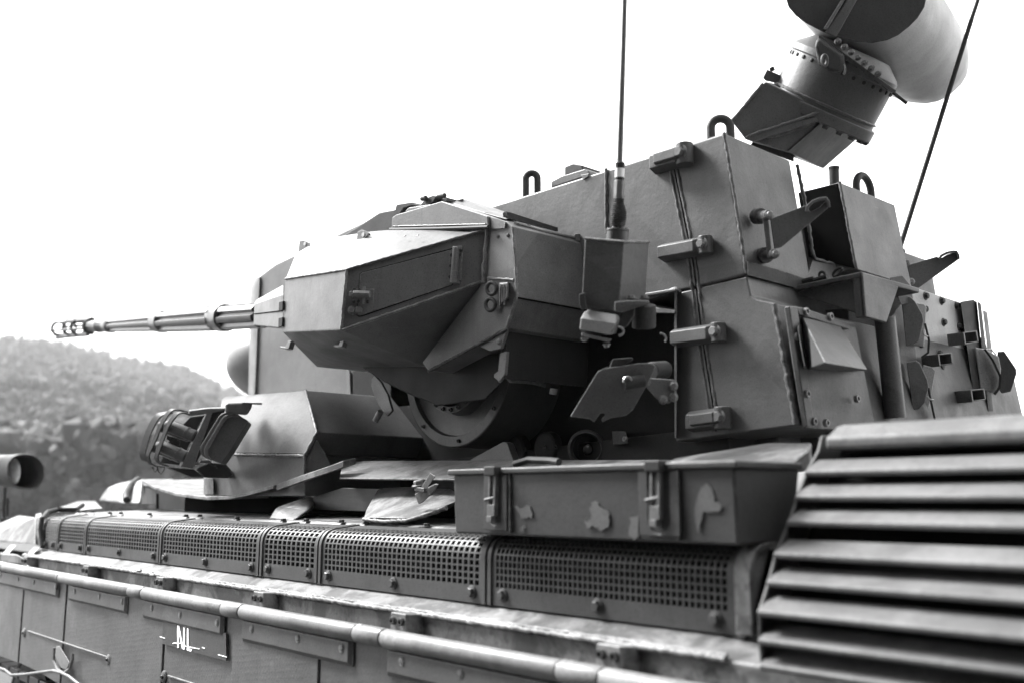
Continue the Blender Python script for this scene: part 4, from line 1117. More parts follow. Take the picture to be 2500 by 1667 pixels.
hull_o('mount_block', SP([(1190, 1100), (1450, 1120), (1560, 1290), (1480, 1350), (1100, 1340), (960, 1200)], SM - .03) + SP([(1190, 1100), (1560, 1250), (1480, 1340), (1100, 1330)], SM + .15), PAINT_DK, smoke, .006)

# ------------------------------------------------------------------ left gun: housing, barrel, rear block
hp = [((697, 681), 1.72), ((690, 812), 1.72), ((847, 658.5), 1.63), ((833, 806), 1.63), ((1188, 560), 1.90), ((1176, 688), 1.90),
      ((733, 592), 1.84), ((902, 566), 1.84), ((955, 562), 1.87), ((772, 895), 1.97), ((1030, 893), 1.97)]
HP = [P(*q, y=y) for q, y in hp]
inner = [P(733, 592, y=1.84), P(1188, 557, y=1.90), P(772, 895, y=1.97), P(1030, 893, y=1.97)]
gh = MB().hull(HP + [p + Vector((0, 2.33 - p.y, .0)) for p in inner])
gun = gh.build('gun_housing', PAINT_GUN, tank, .006)
# plane of the dark side face with the access door
fA, fB, fC = P(847, 658.5, y=1.63), P(833, 806, y=1.63), P(1182, 624, y=1.90)
fn = (fB - fA).cross(fC - fA).normalized()
if fn.y > 0: fn = -fn
def FP(px, py, off=0):
    v = ray(px, py); o = Vector((0, 0, CAMZ))
    t = (fA - o).dot(fn) / v.dot(fn)
    return o + v * t + fn * off
C2 = lambda x, y: (500 + x * .29787, 450 + y * .29787)
door_px = [C2(*q) for q in ((1270, 735), (1290, 722), (2050, 520), (2070, 530), (2035, 822), (2020, 832), (1290, 1085), (1262, 1088), (1245, 1075))]
MB().prism([FP(*q, off=.0) for q in door_px], fn * .0015).build('door_gap', BLACK, gun, 0)
ctr = [sum(q[0] for q in door_px) / len(door_px), sum(q[1] for q in door_px) / len(door_px)]
MB().prism([FP(ctr[0] + (q[0] - ctr[0]) * .984, ctr[1] + (q[1] - ctr[1]) * .955, off=.0012) for q in door_px], fn * .0035).build('access_door', PAINT_GUN, gun, .0012)
def FB(name, pts, h0, h1, mat=PAINT_GUN, bev=.002):
    return MB().prism([FP(*C2(*q), off=h0) for q in pts], fn * (h1 - h0)).build(name, mat, gun, bev)
FB('door_hinge', [(2010, 555), (2115, 560), (2105, 795), (1995, 795)], 0, .006)
a, b = FP(*C2(2068, 525), off=.012), FP(*C2(2045, 815), off=.012)
MB().cyl(a, b, .0115, seg=14).build('hinge_pin', PAINT_GUN, gun, .001)
FB('hinge_cap', [(2040, 520), (2120, 515), (2115, 545), (2040, 548)], 0, .02)
FB('hinge_cap', [(2020, 800), (2100, 800), (2095, 822), (2020, 815)], 0, .02)
for q in ((2025, 585), (2088, 585), (2018, 672), (2012, 762), (2072, 757)):
    bolt(FP(*C2(*q), off=.005), fn, .0055, gun, 'round', PAINT_DK)
FB('latch_plate', [(1215, 860), (1395, 860), (1385, 980), (1215, 975)], 0, .006, PAINT_GUN)
MB().cyl(FP(*C2(1240, 905), off=.02), FP(*C2(1372, 910), off=.02), .0115, seg=8).build('latch_bolt', PAINT_RAIL, gun, .001)
MB().tube([FP(*C2(1323, 845), off=.018), FP(*C2(1318, 985), off=.018)], .0048, 8).build('latch_pin', PAINT_RAIL, gun, 0)
FB('latch_keeper', [(1207, 885), (1232, 885), (1232, 930), (1207, 932)], 0, .024)
for q in ((1232, 865), (1270, 868), (1228, 965), (1265, 962), (1340, 965)):
    bolt(FP(*C2(*q), off=.005), fn, .0055, gun, 'round', PAINT_DK)
for q in ((1212, 1032), (1272, 1035)):
    bolt(FP(*C2(*q), off=0), fn, .0115, gun, 'hex', PAINT_GUN)
# seams of the folded plates
weld([P(697, 681, y=1.717), P(847, 658, y=1.628)], gun, .004, PAINT_GUN)
weld([P(847, 658, y=1.628), P(1186, 561, y=1.897)], gun, .0045, PAINT_GUN)
weld([P(847, 660, y=1.628), P(833, 806, y=1.628)], gun, .005, PAINT_GUN)
weld([P(836, 806, y=1.628), P(1174, 689, y=1.898)], gun, .005, PAINT_GUN)
weld([P(1190, 562, y=1.896), P(1180, 690, y=1.896)], gun, .008, PAINT_GUN)
# eye brackets on the ridge
for q in ([(726, 632), (731, 588), (742, 586), (752, 592), (756, 600)], [(868, 612), (873, 566), (884, 561), (896, 565), (901, 570)]):
    v = Vector((.0, .010, 0))
    o_ = MB().prism([P(*c, y=1.80) for c in q], (-.012, .008, 0)).build('eye_bracket', PAINT_GUN, gun, .002)
    cxh = (q[1][0] + 13, q[1][1] + 7)
    MB().cyl(P(cxh[0], cxh[1], y=1.797), P(cxh[0], cxh[1], y=1.797) + Vector((-.002, .02, .0)), .008, seg=12).build('eye_hole', plain('eye_hole_light%d' % q[0][0], .5), gun, 0)
    weld([P(q[0][0], q[0][1], y=1.79), P(q[-1][0], q[-1][1], y=1.82)], gun, .005, PAINT_GUN)
for q in ((805, 601), (823, 599), (989, 577), (1020, 576)):
    bolt(P(*q, y=1.80), Vector((0, -.7, .7)), .0055, gun, 'slot', STEEL_DK)
# hooks under the front edge
for q in ([(703, 832), (710, 832), (705, 850), (697, 852), (684, 849), (683, 845), (696, 846)], [(833, 824), (841, 825), (835, 846), (826, 848), (815, 846), (814, 842), (827, 842)]):
    MB().prism([P(*c, y=1.72) for c in q], (-.02, .03, 0)).build('hook', PAINT_RAIL, gun, .002)
# barrel shroud
sh_ = MB().hull([P(*q, y=y) for q, y in (((621, 742), 1.80), ((619, 795), 1.80), ((692, 718), 1.72), ((692, 803), 1.72), ((626, 733), 1.86), ((692, 696), 1.86), ((621, 742), 2.0), ((619, 795), 2.0), ((692, 700), 2.1), ((692, 803), 2.1))])
shroud = sh_.build('barrel_shroud', PAINT_GUN, gun, .006)
MB().tube([P(621, 767, y=1.798), P(691, 759, y=1.718)], .0022, 6).build('shroud_seam', BLACK, gun, 0)
for q in ((688, 748), (687, 787)):
    MB().box(P(*q, y=1.715), (.03, .01, .035)).build('shroud_clip', RUBBER, gun, .002)
# barrel
BYY = 1.87
B0, B1 = P(640, 770, y=BYY), P(228, 797, y=BYY)
bax = (B1 - B0).normalized(); BL = (B1 - B0).length
def along(px):
    """distance along the barrel for a photo column"""
    v = ray(px, 770 + (640 - px) * .0655)
    return (v * (BYY / v.y) + Vector((0, 0, CAMZ)) - B0).dot(bax)
barrel = bpy.data.objects.new('gun_barrel', None); coll.objects.link(barrel); setp(barrel, tank)
def depth_at(t): return (B0 + bax * t - Vector((0, 0, CAMZ))).dot(fwd)
def rpx(hpx, t): return hpx / 2 * depth_at(t) / F
fl = lambda a, t: 1 - .27 * (max(0, math.cos(a * 7)) ** .6)
secs = [(640, 552, 64, 62), (530, 402, 64, 52), (386, 272, 47, 34)]
for p0_, p1_, h0, h1 in secs:
    t0, t1 = along(p0_), along(p1_)
    MB().lathe(B0 + bax * t0, bax, [((t1 - t0) * i / 10, rpx(h0 + (h1 - h0) * i / 10, t0 + (t1 - t0) * i / 10)) for i in range(11)], 56, flute=fl).build('fluted_tube', STEEL, barrel, 0, smooth=60)
for p0_, p1_, h in ((556, 527, 68), (404, 384, 54), (276, 262, 38)):
    t0, t1 = along(p0_), along(p1_); r = rpx(h, t0)
    MB().lathe(B0 + bax * t0, bax, [(0, r * .82), (.012, r), ((t1 - t0) * .55, r), ((t1 - t0) * .6, r * .93), (t1 - t0, r * .93)], 30).build('barrel_collar', STEEL, barrel, 0)
t0, t1 = along(264), along(222); r = rpx(31, t0)
MB().lathe(B0 + bax * t0, bax, [(0, r), ((t1 - t0) * .4, r), ((t1 - t0) * .42, r * 1.1), ((t1 - t0) * .5, r * 1.1), ((t1 - t0) * .52, r), ((t1 - t0), r * .9)], 30).build('muzzle_tube', STEEL, barrel, 0)
# muzzle velocity gauge: rings joined by bars
tm0, tm1 = along(222), along(140)
rg = rpx(36, tm0) 
u_ = bax.orthogonal().normalized(); v_ = bax.cross(u_)
for f_, k_, th_ in ((.04, .75, .012), (.35, 1.0, .009), (.62, .9, .008), (.95, .95, .009)):
    c = B0 + bax * (tm0 + (tm1 - tm0) * f_)
    MB().tube([c + (u_ * math.cos(a) + v_ * math.sin(a)) * rg * k_ for a in [2 * math.pi * i / 26 for i in range(26)]], th_, 8, closed=True).build('gauge_ring', STEEL_DK, barrel, 0)
for a in (0.4, 1.9, 3.5, 5.1):
    dv = (u_ * math.cos(a) + v_ * math.sin(a)) * rg * .98
    MB().cyl(B0 + bax * tm0 + dv, B0 + bax * (tm1 + .1 * (a > 5)) + dv * .95, .007, seg=8).build('gauge_bar', STEEL_DK, barrel, 0)
MB().cyl(B0 + bax * (tm0 - .01) + VZ * rg * .9, B0 + bax * (tm0 + (tm1 - tm0) * .7) + VZ * rg * 1.1, .018, seg=8).build('gauge_cable_box', STEEL_DK, barrel, .002)
MB().cyl(B0 + bax * (tm0 + .04) - VZ * rg * 1.1, B0 + bax * tm1 - VZ * rg * 1.3, .010, seg=8).build('gauge_rod', STEEL_DK, barrel, 0)

# rear block of the gun cradle
RBY = 1.9
rbp = [(1194, 562), (1197, 532), (1236, 540), (1250, 553), (1262, 725), (1237, 801), (1046, 905), (1030, 885), (1170, 700)]
cradle = MB().prism(PL(rbp, y=RBY), (0, .34, 0)).build('gun_cradle', PAINT_CRA, tank, .004)
weld(PL([(1252, 556), (1259, 640), (1262, 725), (1250, 760), (1238, 800)], y=RBY - .001), cradle, .005, PAINT_GUN)
weld(PL([(1192, 680), (1255, 684)], y=RBY - .001), cradle, .005, PAINT_GUN)
weld(PL([(1240, 803), (1165, 842), (1046, 906)], y=RBY - .001), cradle, .005, PAINT_DK)
hull_o('cap_tab', [P(*q, y=yy) for q in ((1197, 530), (1234, 541), (1232, 558), (1200, 560)) for yy in (RBY - .007, RBY)], PAINT_GUN, cradle, .001)
prism_o('end_gusset', PL([(1172, 846), (1237, 806), (1222, 850), (1196, 857)], y=RBY + .004), (0, .012, 0), PAINT_GUN, cradle, .002)
bolt(P(1218, 834, y=RBY + .003), -VY, .010, cradle, 'slot', PAINT_RAIL)
for q in ((1215, 578), (1240, 575)):
    bolt(P(*q, y=RBY - .001), -VY, .006, cradle, 'slot', PAINT_DK)
# rings and latch on the strip
for cx_, cy_ in ((1200, 705), (1197, 744)):
    pts = [P(cx_ + 11.5 * math.cos(a), cy_ + 14.5 * math.sin(a), y=RBY - .02 + .004 * math.cos(a)) for a in [2 * math.pi * i / 24 for i in range(24)]]
    MB().tube(pts, .0062, 10, closed=True).build('pull_ring', PAINT_DK, cradle, 0)
hull_o('strip_latch', [P(*q, y=yy) for q, yy in (((1218, 690), RBY), ((1243, 690), RBY), ((1243, 730), RBY), ((1218, 748), RBY), ((1220, 692), RBY - .028), ((1240, 690), RBY - .024), ((1238, 728), RBY - .024), ((1220, 746), RBY - .026))], PAINT_GUN, cradle, .003)
MB().tube(PL([(1222, 745), (1222, 703), (1225, 697), (1231, 697), (1233, 703), (1232, 745)], y=RBY - .03), .0025, 6).build('latch_groove', PAINT_DK, cradle, 0)
# dark rear face seam and its lower rim
MB().tube([P(1262, 727, y=RBY), P(1262, 727, y=RBY) + Vector((.002, .34, 0))], .003, 6).build('rear_seam', BLACK, cradle, 0)
D0 = P(1237, 801, y=RBY)
lowd = MB().hull([P(1238, 800, y=RBY + .02), P(1215, 905, y=RBY + .02), P(1232, 925, y=RBY + .02)] + [p + Vector((0, .36, .0)) for p in (P(1238, 800, y=RBY + .02), P(1215, 905, y=RBY + .02), P(1232, 925, y=RBY + .02))] + [Vector((D0.x - .14, RBY + .1, D0.z)), Vector((D0.x - .14, RBY + .36, D0.z))])
lowd.build('rear_cover', SHADE_BLK, cradle, .004)  # blackened, shade below the cradle put into the colour
prism_o('cover_edge', PL([(1220, 862), (1237, 857), (1232, 912), (1219, 931), (1205, 920), (1206, 912), (1216, 905)], y=RBY + .016), (0, .012, 0), PAINT_GUN, cradle, .002)
MB().tube([P(1219, 931, x=D0.x - .06), P(1232, 914, x=D0.x - .06), P(1246, 929, x=D0.x - .06), P(1300, 933, x=D0.x - .06), P(1330, 941, x=D0.x - .06)], .006, 8).build('cover_rim', PAINT_GUN, cradle, 0)
MB().cyl(P(1352, 948, y=2.1), P(1350, 962, y=2.1), .012, seg=10).build('drain_plug', PAINT_RAIL, cradle, .001)
# roof wedge over the gun
wedge = MB().prism(PL([(955, 560), (957, 532), (966, 525), (1078, 492), (1190, 528), (1192, 556)], y=1.885), (0, .30, 0)).build('roof_wedge', PAINT_GUN, gun, .003)
MB().tube([P(953, 561, y=1.88), P(1080, 559, y=1.88), P(1192, 555, y=1.88)], .0065, 8).build('rubber_seal', RUBBER, gun, 0)
weld(PL([(960, 553), (1185, 548)], y=1.883), gun, .0022, PAINT_RAIL)
for q in ((967, 552), (1016, 552), (1068, 551), (1122, 549), (1167, 549)):
    bolt(P(*q, y=1.884), -VY, .004, gun, 'round', PAINT_DK)
hull_o('top_lid', [P(1096, 494, y=2.0), P(1132, 486, y=2.05), P(1260, 530, y=2.05), P(1236, 536, y=1.95), P(1132, 490, y=2.3), P(1270, 528, y=2.3), P(1096, 498, y=2.0)], PAINT_GUN, gun, .003)
hull_o('lid_strip', [P(1098, 494, y=2.02), P(1130, 485, y=2.02), P(1132, 488, y=2.02), P(1100, 498, y=2.02), P(1130, 486, y=2.2)], PAINT_DK, gun, .001)
for pts, yy in (([(966, 505), (968, 500), (1006, 494), (1020, 504), (1005, 502), (985, 508), (972, 527), (962, 526)], 1.98), ([(1026, 500), (1040, 484), (1056, 478), (1066, 479), (1054, 497), (1044, 503)], 1.96), ([(1066, 490), (1090, 482), (1092, 491), (1070, 497)], 1.98)):
    MB().prism(PL(pts, y=yy), (0, .05, 0)).build('roof_clip', PAINT_DK, gun, .002)
for a, b in (((1030, 486), (1040, 484)), ((1070, 481), (1086, 478))):
    MB().cyl(P(*a, y=1.95), P(*b, y=1.95), .009, seg=10).build('clip_pin', PAINT_DK, gun, 0)
hull_o('roof_clip', [P(*q, y=yy) for q in ((990, 516), (998, 508), (1050, 500), (1052, 508), (1000, 518)) for yy in (1.93, 2.0)], PAINT_GUN, gun, .002)
# hinge bar and rod along the top rear edge
hull_o('hinge_bar', [P(*q, x=D0.x - .02) for q in ((1228, 519), (1232, 516), (1244, 518), (1362, 556), (1362, 567), (1320, 555), (1280, 544), (1240, 535), (1228, 530))] + [P(*q, x=D0.x - .07) for q in ((1232, 516), (1244, 518), (1362, 556), (1362, 567), (1228, 530))], PAINT_DK, cradle, .003)
bolt(P(1232, 523, x=D0.x - .018), VX, .008, cradle, 'round', PAINT_GUN)
MB().tube(PL([(1258, 546), (1320, 566), (1408, 583)], x=D0.x + .004), .0075, 8).build('hinge_rod', PAINT_GUN, cradle, 0)
for q in ((1270, 552), (1290, 554), (1338, 569), (1390, 582)):
    bolt(P(*q, x=D0.x), Vector((.4, 0, 1)), .006, cradle, 'hex', PAINT_GUN)
hull_o('rod_end', [P(*q, x=xx) for q in ((1402, 572), (1424, 570), (1430, 584), (1406, 590)) for xx in (D0.x - .02, D0.x + .02)], PAINT_GUN, cradle, .003)
hull_o('flat_link', [P(*q, y=yy) for q in ((1183, 518), (1186, 520), (1222, 532), (1215, 526)) for yy in (1.97, 2.0)], PAINT_DK, cradle, .001)

# trunnion drum under the gun
TD = 2.12
TC = Vector((P(1112, 885, y=TD).x, TD, P(1112, 885, y=TD).z))
Rd = abs(P(1112, 1092, y=TD).z - TC.z)
td = MB().lathe(TC + VY * .25, -VY, [(0, Rd), (.25, Rd), (.253, Rd * .985), (.253, Rd * .87), (.235, Rd * .86), (.215, Rd * .62), (.24, Rd * .60), (.265, Rd * .60), (.268, Rd * .52), (.24, Rd * .5)], 72)
trun = td.build('trunnion_drum', PAINT_TUR, tank, .002)
for i in range(24):
    a = 2 * math.pi * i / 24
    bolt(TC + Vector((math.cos(a) * Rd * .56, -.018, math.sin(a) * Rd * .56)), -VY, .008, trun, 'socket', PAINT_DK)
    if i % 3 == 0: bolt(TC + Vector((math.cos(a + .1) * Rd * .93, -.004, math.sin(a + .1) * Rd * .93)), -VY, .007, trun, 'socket', PAINT_DK)
MB().cyl(TC + VY * .1, TC - VY * .02, Rd * .45, seg=40).build('trunnion_boss', PAINT_DK, trun, .003)
hull_o('cradle_belly', [P(*q, y=yy) for q in ((880, 893), (1045, 905), (1240, 860), (1228, 930), (1185, 975), (1070, 990), (1000, 962), (935, 930)) for yy in (2.0, 2.11)], SHADE_BLK, trun, .006)  # underside shade painted in as black
prism_o('foot_plate', PL([(1135, 1128), (1228, 1077), (1238, 1080), (1255, 1128)], y=2.13), (0, .03, 0), PAINT_GUN, trun, .003)

# ------------------------------------------------------------------ antenna box behind the gun and its whip antenna
AD = 2.36
ab = bpy.data.objects.new('antenna_mount', None); coll.objects.link(ab); setp(ab, tank)
def AP(pts): return [P(a, b, d=d) for a, b, d in pts]
hull_o('antenna_box', AP([(1427, 584, AD + .03), (1523, 592, AD - .02), (1585, 592, AD + .10), (1480, 583, AD + .2), (1420, 720, AD + .03), (1430, 748, AD + .03), (1510, 762, AD - .02), (1576, 735, AD + .10), (1574, 700, AD + .1), (1480, 745, AD + .2)]), PAINT_TUR, ab, .004)
MB().tube(AP([(1429, 583, AD + .03), (1523, 591, AD - .02), (1584, 591, AD + .10)]), .004, 6).build('box_rim', PAINT_GUN, ab, 0)
hull_o('box_side', AP([(1425, 762, AD + .02), (1436, 755, AD + .04), (1508, 768, AD - .03), (1515, 775, AD - .02), (1417, 777, AD), (1505, 790, AD - .05), (1414, 804, AD), (1492, 818, AD - .05), (1430, 822, AD + .1), (1505, 815, AD + .06)]), PAINT_GUN, ab, .004)
hull_o('lower_plate', AP([(1420, 812, AD), (1490, 828, AD - .04), (1419, 820, AD), (1487, 836, AD - .04), (1430, 820, AD + .1), (1495, 828, AD + .06)]), PAINT_GUN, ab, .002)
for q in ((1427, 826), (1481, 840)):
    bolt(P(*q, d=AD - .01), -VZ, .007, ab, 'hex', PAINT_RAIL)
hull_o('side_latch', AP([(1414, 718, AD), (1428, 715, AD), (1433, 752, AD), (1420, 760, AD), (1414, 740, AD), (1416, 718, AD + .04), (1430, 750, AD + .04)]), PAINT_DK, ab, .002)
hull_o('step_bracket', AP([(1500, 737, AD - .03), (1500, 762, AD - .03), (1515, 765, AD - .03), (1530, 745, AD - .04), (1585, 742, AD - .04), (1585, 734, AD - .04), (1528, 734, AD - .04), (1505, 750, AD + .05), (1585, 738, AD + .06)]), PAINT_GUN, ab, .003)
for q in ((1542, 731), (1573, 730)):
    bolt(P(*q, d=AD), VZ, .0085, ab, 'hex', PAINT_RAIL)
hull_o('lower_bracket', AP([(1526, 752, AD), (1552, 750, AD), (1550, 770, AD), (1530, 800, AD), (1508, 800, AD), (1505, 785, AD), (1526, 752, AD + .05), (1530, 800, AD + .05)]), PAINT_DK, ab, .004)
MB().cyl(P(1572, 745, d=AD + .05), P(1572, 800, d=AD + .06), .03, seg=16).build('post', PAINT_DK, ab, .002)
MB().tube([P(1508 + 14 * math.cos(a), 809 + 11 * math.sin(a), d=AD - .04) for a in [-1.5 + 2.9 * i / 10 for i in range(11)]], .0035, 6).build('split_ring', PAINT_RAIL, ab, 0)
MB().tube([P(1612 + 14 * math.cos(a), 827 + 13 * math.sin(a), d=AD + .1) for a in [-1.6 + 2.2 * i / 10 for i in range(11)]], .003, 6).build('split_ring', PAINT_RAIL, ab, 0)

ant = bpy.data.objects.new('whip_antenna', None); coll.objects.link(ant); setp(ant, tank)
AA = AD + .06
def ap(px, py): return P(px, py, d=AA)
axd = (ap(1513, 400) - ap(1506, 590)).normalized()
A0 = ap(1507, 590)
def tpx(py): return (ap(1507 + (590 - py) * .034, py) - A0).length
pxm_ = AA / F
base_ = MB().lathe(A0, axd, [(0, 27 * pxm_), (tpx(566), 27 * pxm_), (tpx(564), 28 * pxm_), (tpx(561), 28 * pxm_), (tpx(560), 22 * pxm_)], 28).build('antenna_base', STEEL_DK, ant, .001)
for k in range(6):
    a = k * math.pi / 3; uu = axd.orthogonal().normalized(); vv_ = axd.cross(uu)
    bolt(A0 + axd * tpx(561) + (uu * math.cos(a) + vv_ * math.sin(a)) * 22 * pxm_, axd, .0042, ant, 'hex', PAINT_RAIL)
prof = []
nco = 15
for i in range(nco * 8 + 1):
    f_ = i / (nco * 8)
    py = 560 - f_ * 75
    bulge = 14 + 7.5 * math.sin(min(1, (f_ * 1.15 + .05)) * math.pi) ** .8 * (1 if f_ < .9 else .9)
    prof.append((tpx(py), (bulge - 4.2 + 4.2 * abs(math.sin(math.pi * nco * f_))) * pxm_))
MB().lathe(A0, axd, prof, 26).build('spring', PAINT_DK, ant, 0, smooth=60)
MB().lathe(A0, axd, [(tpx(486), 13 * pxm_), (tpx(480), 14 * pxm_), (tpx(477), 13.5 * pxm_), (tpx(442), 13 * pxm_), (tpx(441), 11 * pxm_)], 6).build('hex_coupling', PAINT_GUN, ant, .001)
MB().lathe(A0, axd, [(tpx(441), 11 * pxm_), (tpx(434), 11 * pxm_)], 20).build('black_sleeve', RUBBER, ant, 0)
MB().lathe(A0, axd, [(tpx(434), 11.5 * pxm_), (tpx(412), 11.5 * pxm_)], 20).build('white_sleeve', plain('white_tape', .7), ant, 0)
MB().lathe(A0, axd, [(tpx(412), 11.6 * pxm_), (tpx(399), 11.6 * pxm_), (tpx(396), 8 * pxm_)], 20).build('black_sleeve', RUBBER, ant, 0)
topa = P(1531, -220, d=AA)
MB().cyl(ap(1513, 398), P(1522, 270, d=AA).lerp(P(1522, 120, d=AA), 1), 7.2 * pxm_, 6.2 * pxm_, seg=16).build('mast', PAINT_GUN, ant, 0)
MB().cyl(P(1522, 120, d=AA), topa, 6.2 * pxm_, 5.4 * pxm_, seg=16).build('mast', PAINT_GUN, ant, 0)
# far whip antenna
ant2 = bpy.data.objects.new('whip_antenna', None); coll.objects.link(ant2); setp(ant2, tank)
fa, fm, fb2 = P(2196, 610, d=3.7), P(2372, 48, d=3.62), P(2440, -160, d=3.6)
MB().cyl(fa, fm, .0095, .0085, seg=12).build('mast', PAINT_DK, ant2, 0)
MB().cyl(fm, fb2, .0075, .006, seg=12).build('mast', PAINT_DK, ant2, 0)
MB().cyl(P(2196, 640, d=3.72), fa, .03, .02, seg=14).build('antenna_base', PAINT_DK, ant2, .002)

# ------------------------------------------------------------------ hinged hatch plate in the recess
HD = 2.46
hpx = [(1392, 1016), (1460, 905), (1478, 898), (1560, 886), (1592, 886), (1600, 893), (1585, 930), (1545, 1000), (1528, 1014), (1490, 1020), (1470, 1030), (1468, 1022), (1478, 1012), (1476, 1008), (1466, 1008), (1450, 1030), (1440, 1022)]
hatchp = prism_o('hatch_plate', [P(a, b, d=HD + .02 * (b - 950) / 60) for a, b in hpx], ray(1490, 950).normalized() * .018, PAINT_GUN, tank, .004)
hull_o('hatch_handle', [P(a, b, d=HD - .01) for a, b in ((1485, 905), (1500, 902), (1508, 880), (1545, 872), (1545, 880), (1495, 876))] + [P(a, b, d=HD + .03) for a, b in ((1485, 905), (1508, 880), (1545, 872))], PAINT_DK, hatchp, .003)
MB().cyl(P(1522, 936, d=HD - .03), P(1572, 928, d=HD - .02), .0165, seg=16).build('hatch_pin', PAINT_DK, hatchp, .001)
MB().tube([P(1532 + 10 * math.cos(a), 930 + 11 * math.sin(a), d=HD - .045) for a in [-3.4 + 3.2 * i / 10 for i in range(11)]], .0025, 6).build('split_ring', WIRE, hatchp, 0)
prism_o('hinge_arm', [P(a, b, d=HD + .02) for a, b in ((1560, 925), (1575, 921), (1648, 926), (1650, 970), (1632, 985), (1605, 975))], ray(1600, 950).normalized() * .02, PAINT_GUN, hatchp, .003)
for q in ((1578, 931), (1644, 941), (1644, 969), (1619, 975)):
    bolt(P(*q, d=HD + .018), (.6, -.75, 0), .0085, hatchp, 'hex', PAINT_RAIL)
MB().cyl(P(1590, 905, d=HD + .06), P(1625, 902, d=HD + .10), .024, seg=20).build('hatch_roller', PAINT_DK, hatchp, .003)
# round port with lens, small boss covers
port = MB().lathe(P(1432, 1094, y=2.30), P(1432, 1094, y=2.2) - P(1436, 1094, y=2.3), [(0, .062), (.07, .058), (.075, .05), (.06, .046), (.01, .044), (.0, .02)], 32).build('view_port', PAINT_DK, tank, .001)
MB().ellipsoid(P(1434, 1096, y=2.27), .02, .02, .02, 14).build('port_lens', plain('dark_glass', .02, .05), port, 0)
for q in ((1272, 1098), (1346, 1092)):
    MB().lathe(P(*q, y=2.30), -VY, [(0, .055), (.03, .052), (.035, .045)], 26).build('boss_cover', PAINT_DK, turret, .002)
    for dx in (-14, 14):
        bolt(P(q[0] + dx, q[1] - 2, y=2.262), -VY, .007, turret, 'socket', PAINT_DK)
hull_o('junction_box', [P(*q, y=yy) for q in ((1494, 1052), (1528, 1052), (1534, 1082), (1498, 1086)) for yy in (2.22, 2.34)], PAINT_DK, turret, .003)
bolt(P(1528, 1071, y=2.218), -VY, .008, turret, 'socket', PAINT_RAIL)

# ------------------------------------------------------------------ search radar on its folded arm
RDP = 3.35
radar = bpy.data.objects.new('search_radar', None); coll.objects.link(radar); setp(radar, tank)
def RP(pts, d=RDP): return [P(1700 + a * .29787, b * .29787, d=d) for a, b in pts]
arm = MB().hull(RP([(565, 670), (280, 985), (400, 1145), (745, 1245), (1105, 935)], RDP) + RP([(1105, 935), (745, 1245)], RDP) + RP([(1345, 1120), (1040, 1385)], RDP + .42) + RP([(700, 700), (420, 1010)], RDP + .5))
armo = arm.build('radar_arm', PAINT_TUR, radar, .006)
prism_o('arm_shade_plate', [P(2029, 280, d=RDP - .003), P(1924, 371, d=RDP - .003), P(2010, 412, d=RDP + .417), P(2099, 334, d=RDP + .417)], ray(2010, 350).normalized() * -.012, PAINT_DK, radar, 0)  # dark overlay that paints shade onto the underside of the arm
hull_o('arm_strap', RP([(400, 1125), (440, 1100), (1110, 925), (1112, 960), (470, 1168)], RDP - .02) + RP([(400, 1125), (440, 1100), (1110, 925), (1112, 960), (470, 1168)], RDP), PAINT_TUR, radar, .003)
weld(RP([(585, 1140), (970, 1015)], RDP - .004), radar, .006, PAINT_TUR)
weld(RP([(440, 1112), (1000, 925)], RDP - .022), radar, .005, PAINT_TUR)
weld(RP([(300, 985), (545, 690)], RDP - .002), radar, .006, PAINT_TUR)
hull_o('pivot_box', RP([(480, 1130), (740, 1240), (800, 1290), (800, 1330), (440, 1200)], RDP + .06) + RP([(480, 1130), (740, 1240), (800, 1330)], RDP + .4), PAINT_DK, radar, .003)
bolt(P(2021, 297, d=RDP - .012), (.4, -.8, -.4), .011, radar, 'hex', PAINT_RAIL)
# drum: axis leans up to the right
da0, da1 = P(2006, 268, d=RDP + .16), P(2062, 160, d=RDP + .20)
dax = (da1 - da0).normalized()
# tilt the axis a little towards the camera's far side so that its rim shows as a flat ellipse
rv = ray(2030, 220).normalized()
dax = (dax - rv * dax.dot(rv)).normalized()
rD = 131 * (RDP + .16) / F
pm_ = (RDP + .16) / F
MB().lathe(da0, dax, [(-26 * pm_, rD * 1.04), (-24 * pm_, rD * 1.06), (0, rD * 1.06), (2 * pm_, rD * 1.0), (14 * pm_, rD * .985), (100 * pm_, rD * .985), (102 * pm_, rD * 1.01), (116 * pm_, rD * 1.01), (124 * pm_, rD * .97), (150 * pm_, rD * .72)], 72).build('radar_drum', PAINT_TUR, radar, .002)
uu = dax.orthogonal().normalized(); vv_ = dax.cross(uu)
for i in range(22):
    a = 2 * math.pi * i / 22
    bolt(da0 + dax * (-26 * pm_) + (uu * math.cos(a) + vv_ * math.sin(a)) * rD * .99, -dax, .0115, radar, 'hex', PAINT_DK)
for i in range(30):
    a = 2 * math.pi * (i + .4) / 30
    c = da0 + dax * (92 * pm_) + (uu * math.cos(a) + vv_ * math.sin(a)) * rD * .985
    bolt(c, (uu * math.cos(a) + vv_ * math.sin(a)), .007, radar, 'round', RUBBER)
ringp = [da0 + dax * (14 * pm_) + (uu * math.cos(2 * math.pi * i / 120) + vv_ * math.sin(2 * math.pi * i / 120)) * rD * 1.0 for i in range(120)]
MB().tube(ringp, .005, 6, closed=True, jit=.25).build('weld_bead', PAINT_TUR, radar, 0)
hull_o('flange_corner', RP([(545, 640), (580, 572), (690, 620), (690, 690), (565, 665)], RDP + .12) + RP([(545, 640), (580, 572), (690, 620), (690, 690)], RDP + .3), PAINT_TUR, radar, .003)
MB().cyl(RP([(628, 585)], RDP + .15)[0], RP([(615, 555)], RDP + .15)[0], .009, seg=10).build('flange_bolt', PAINT_DK, radar, .001)
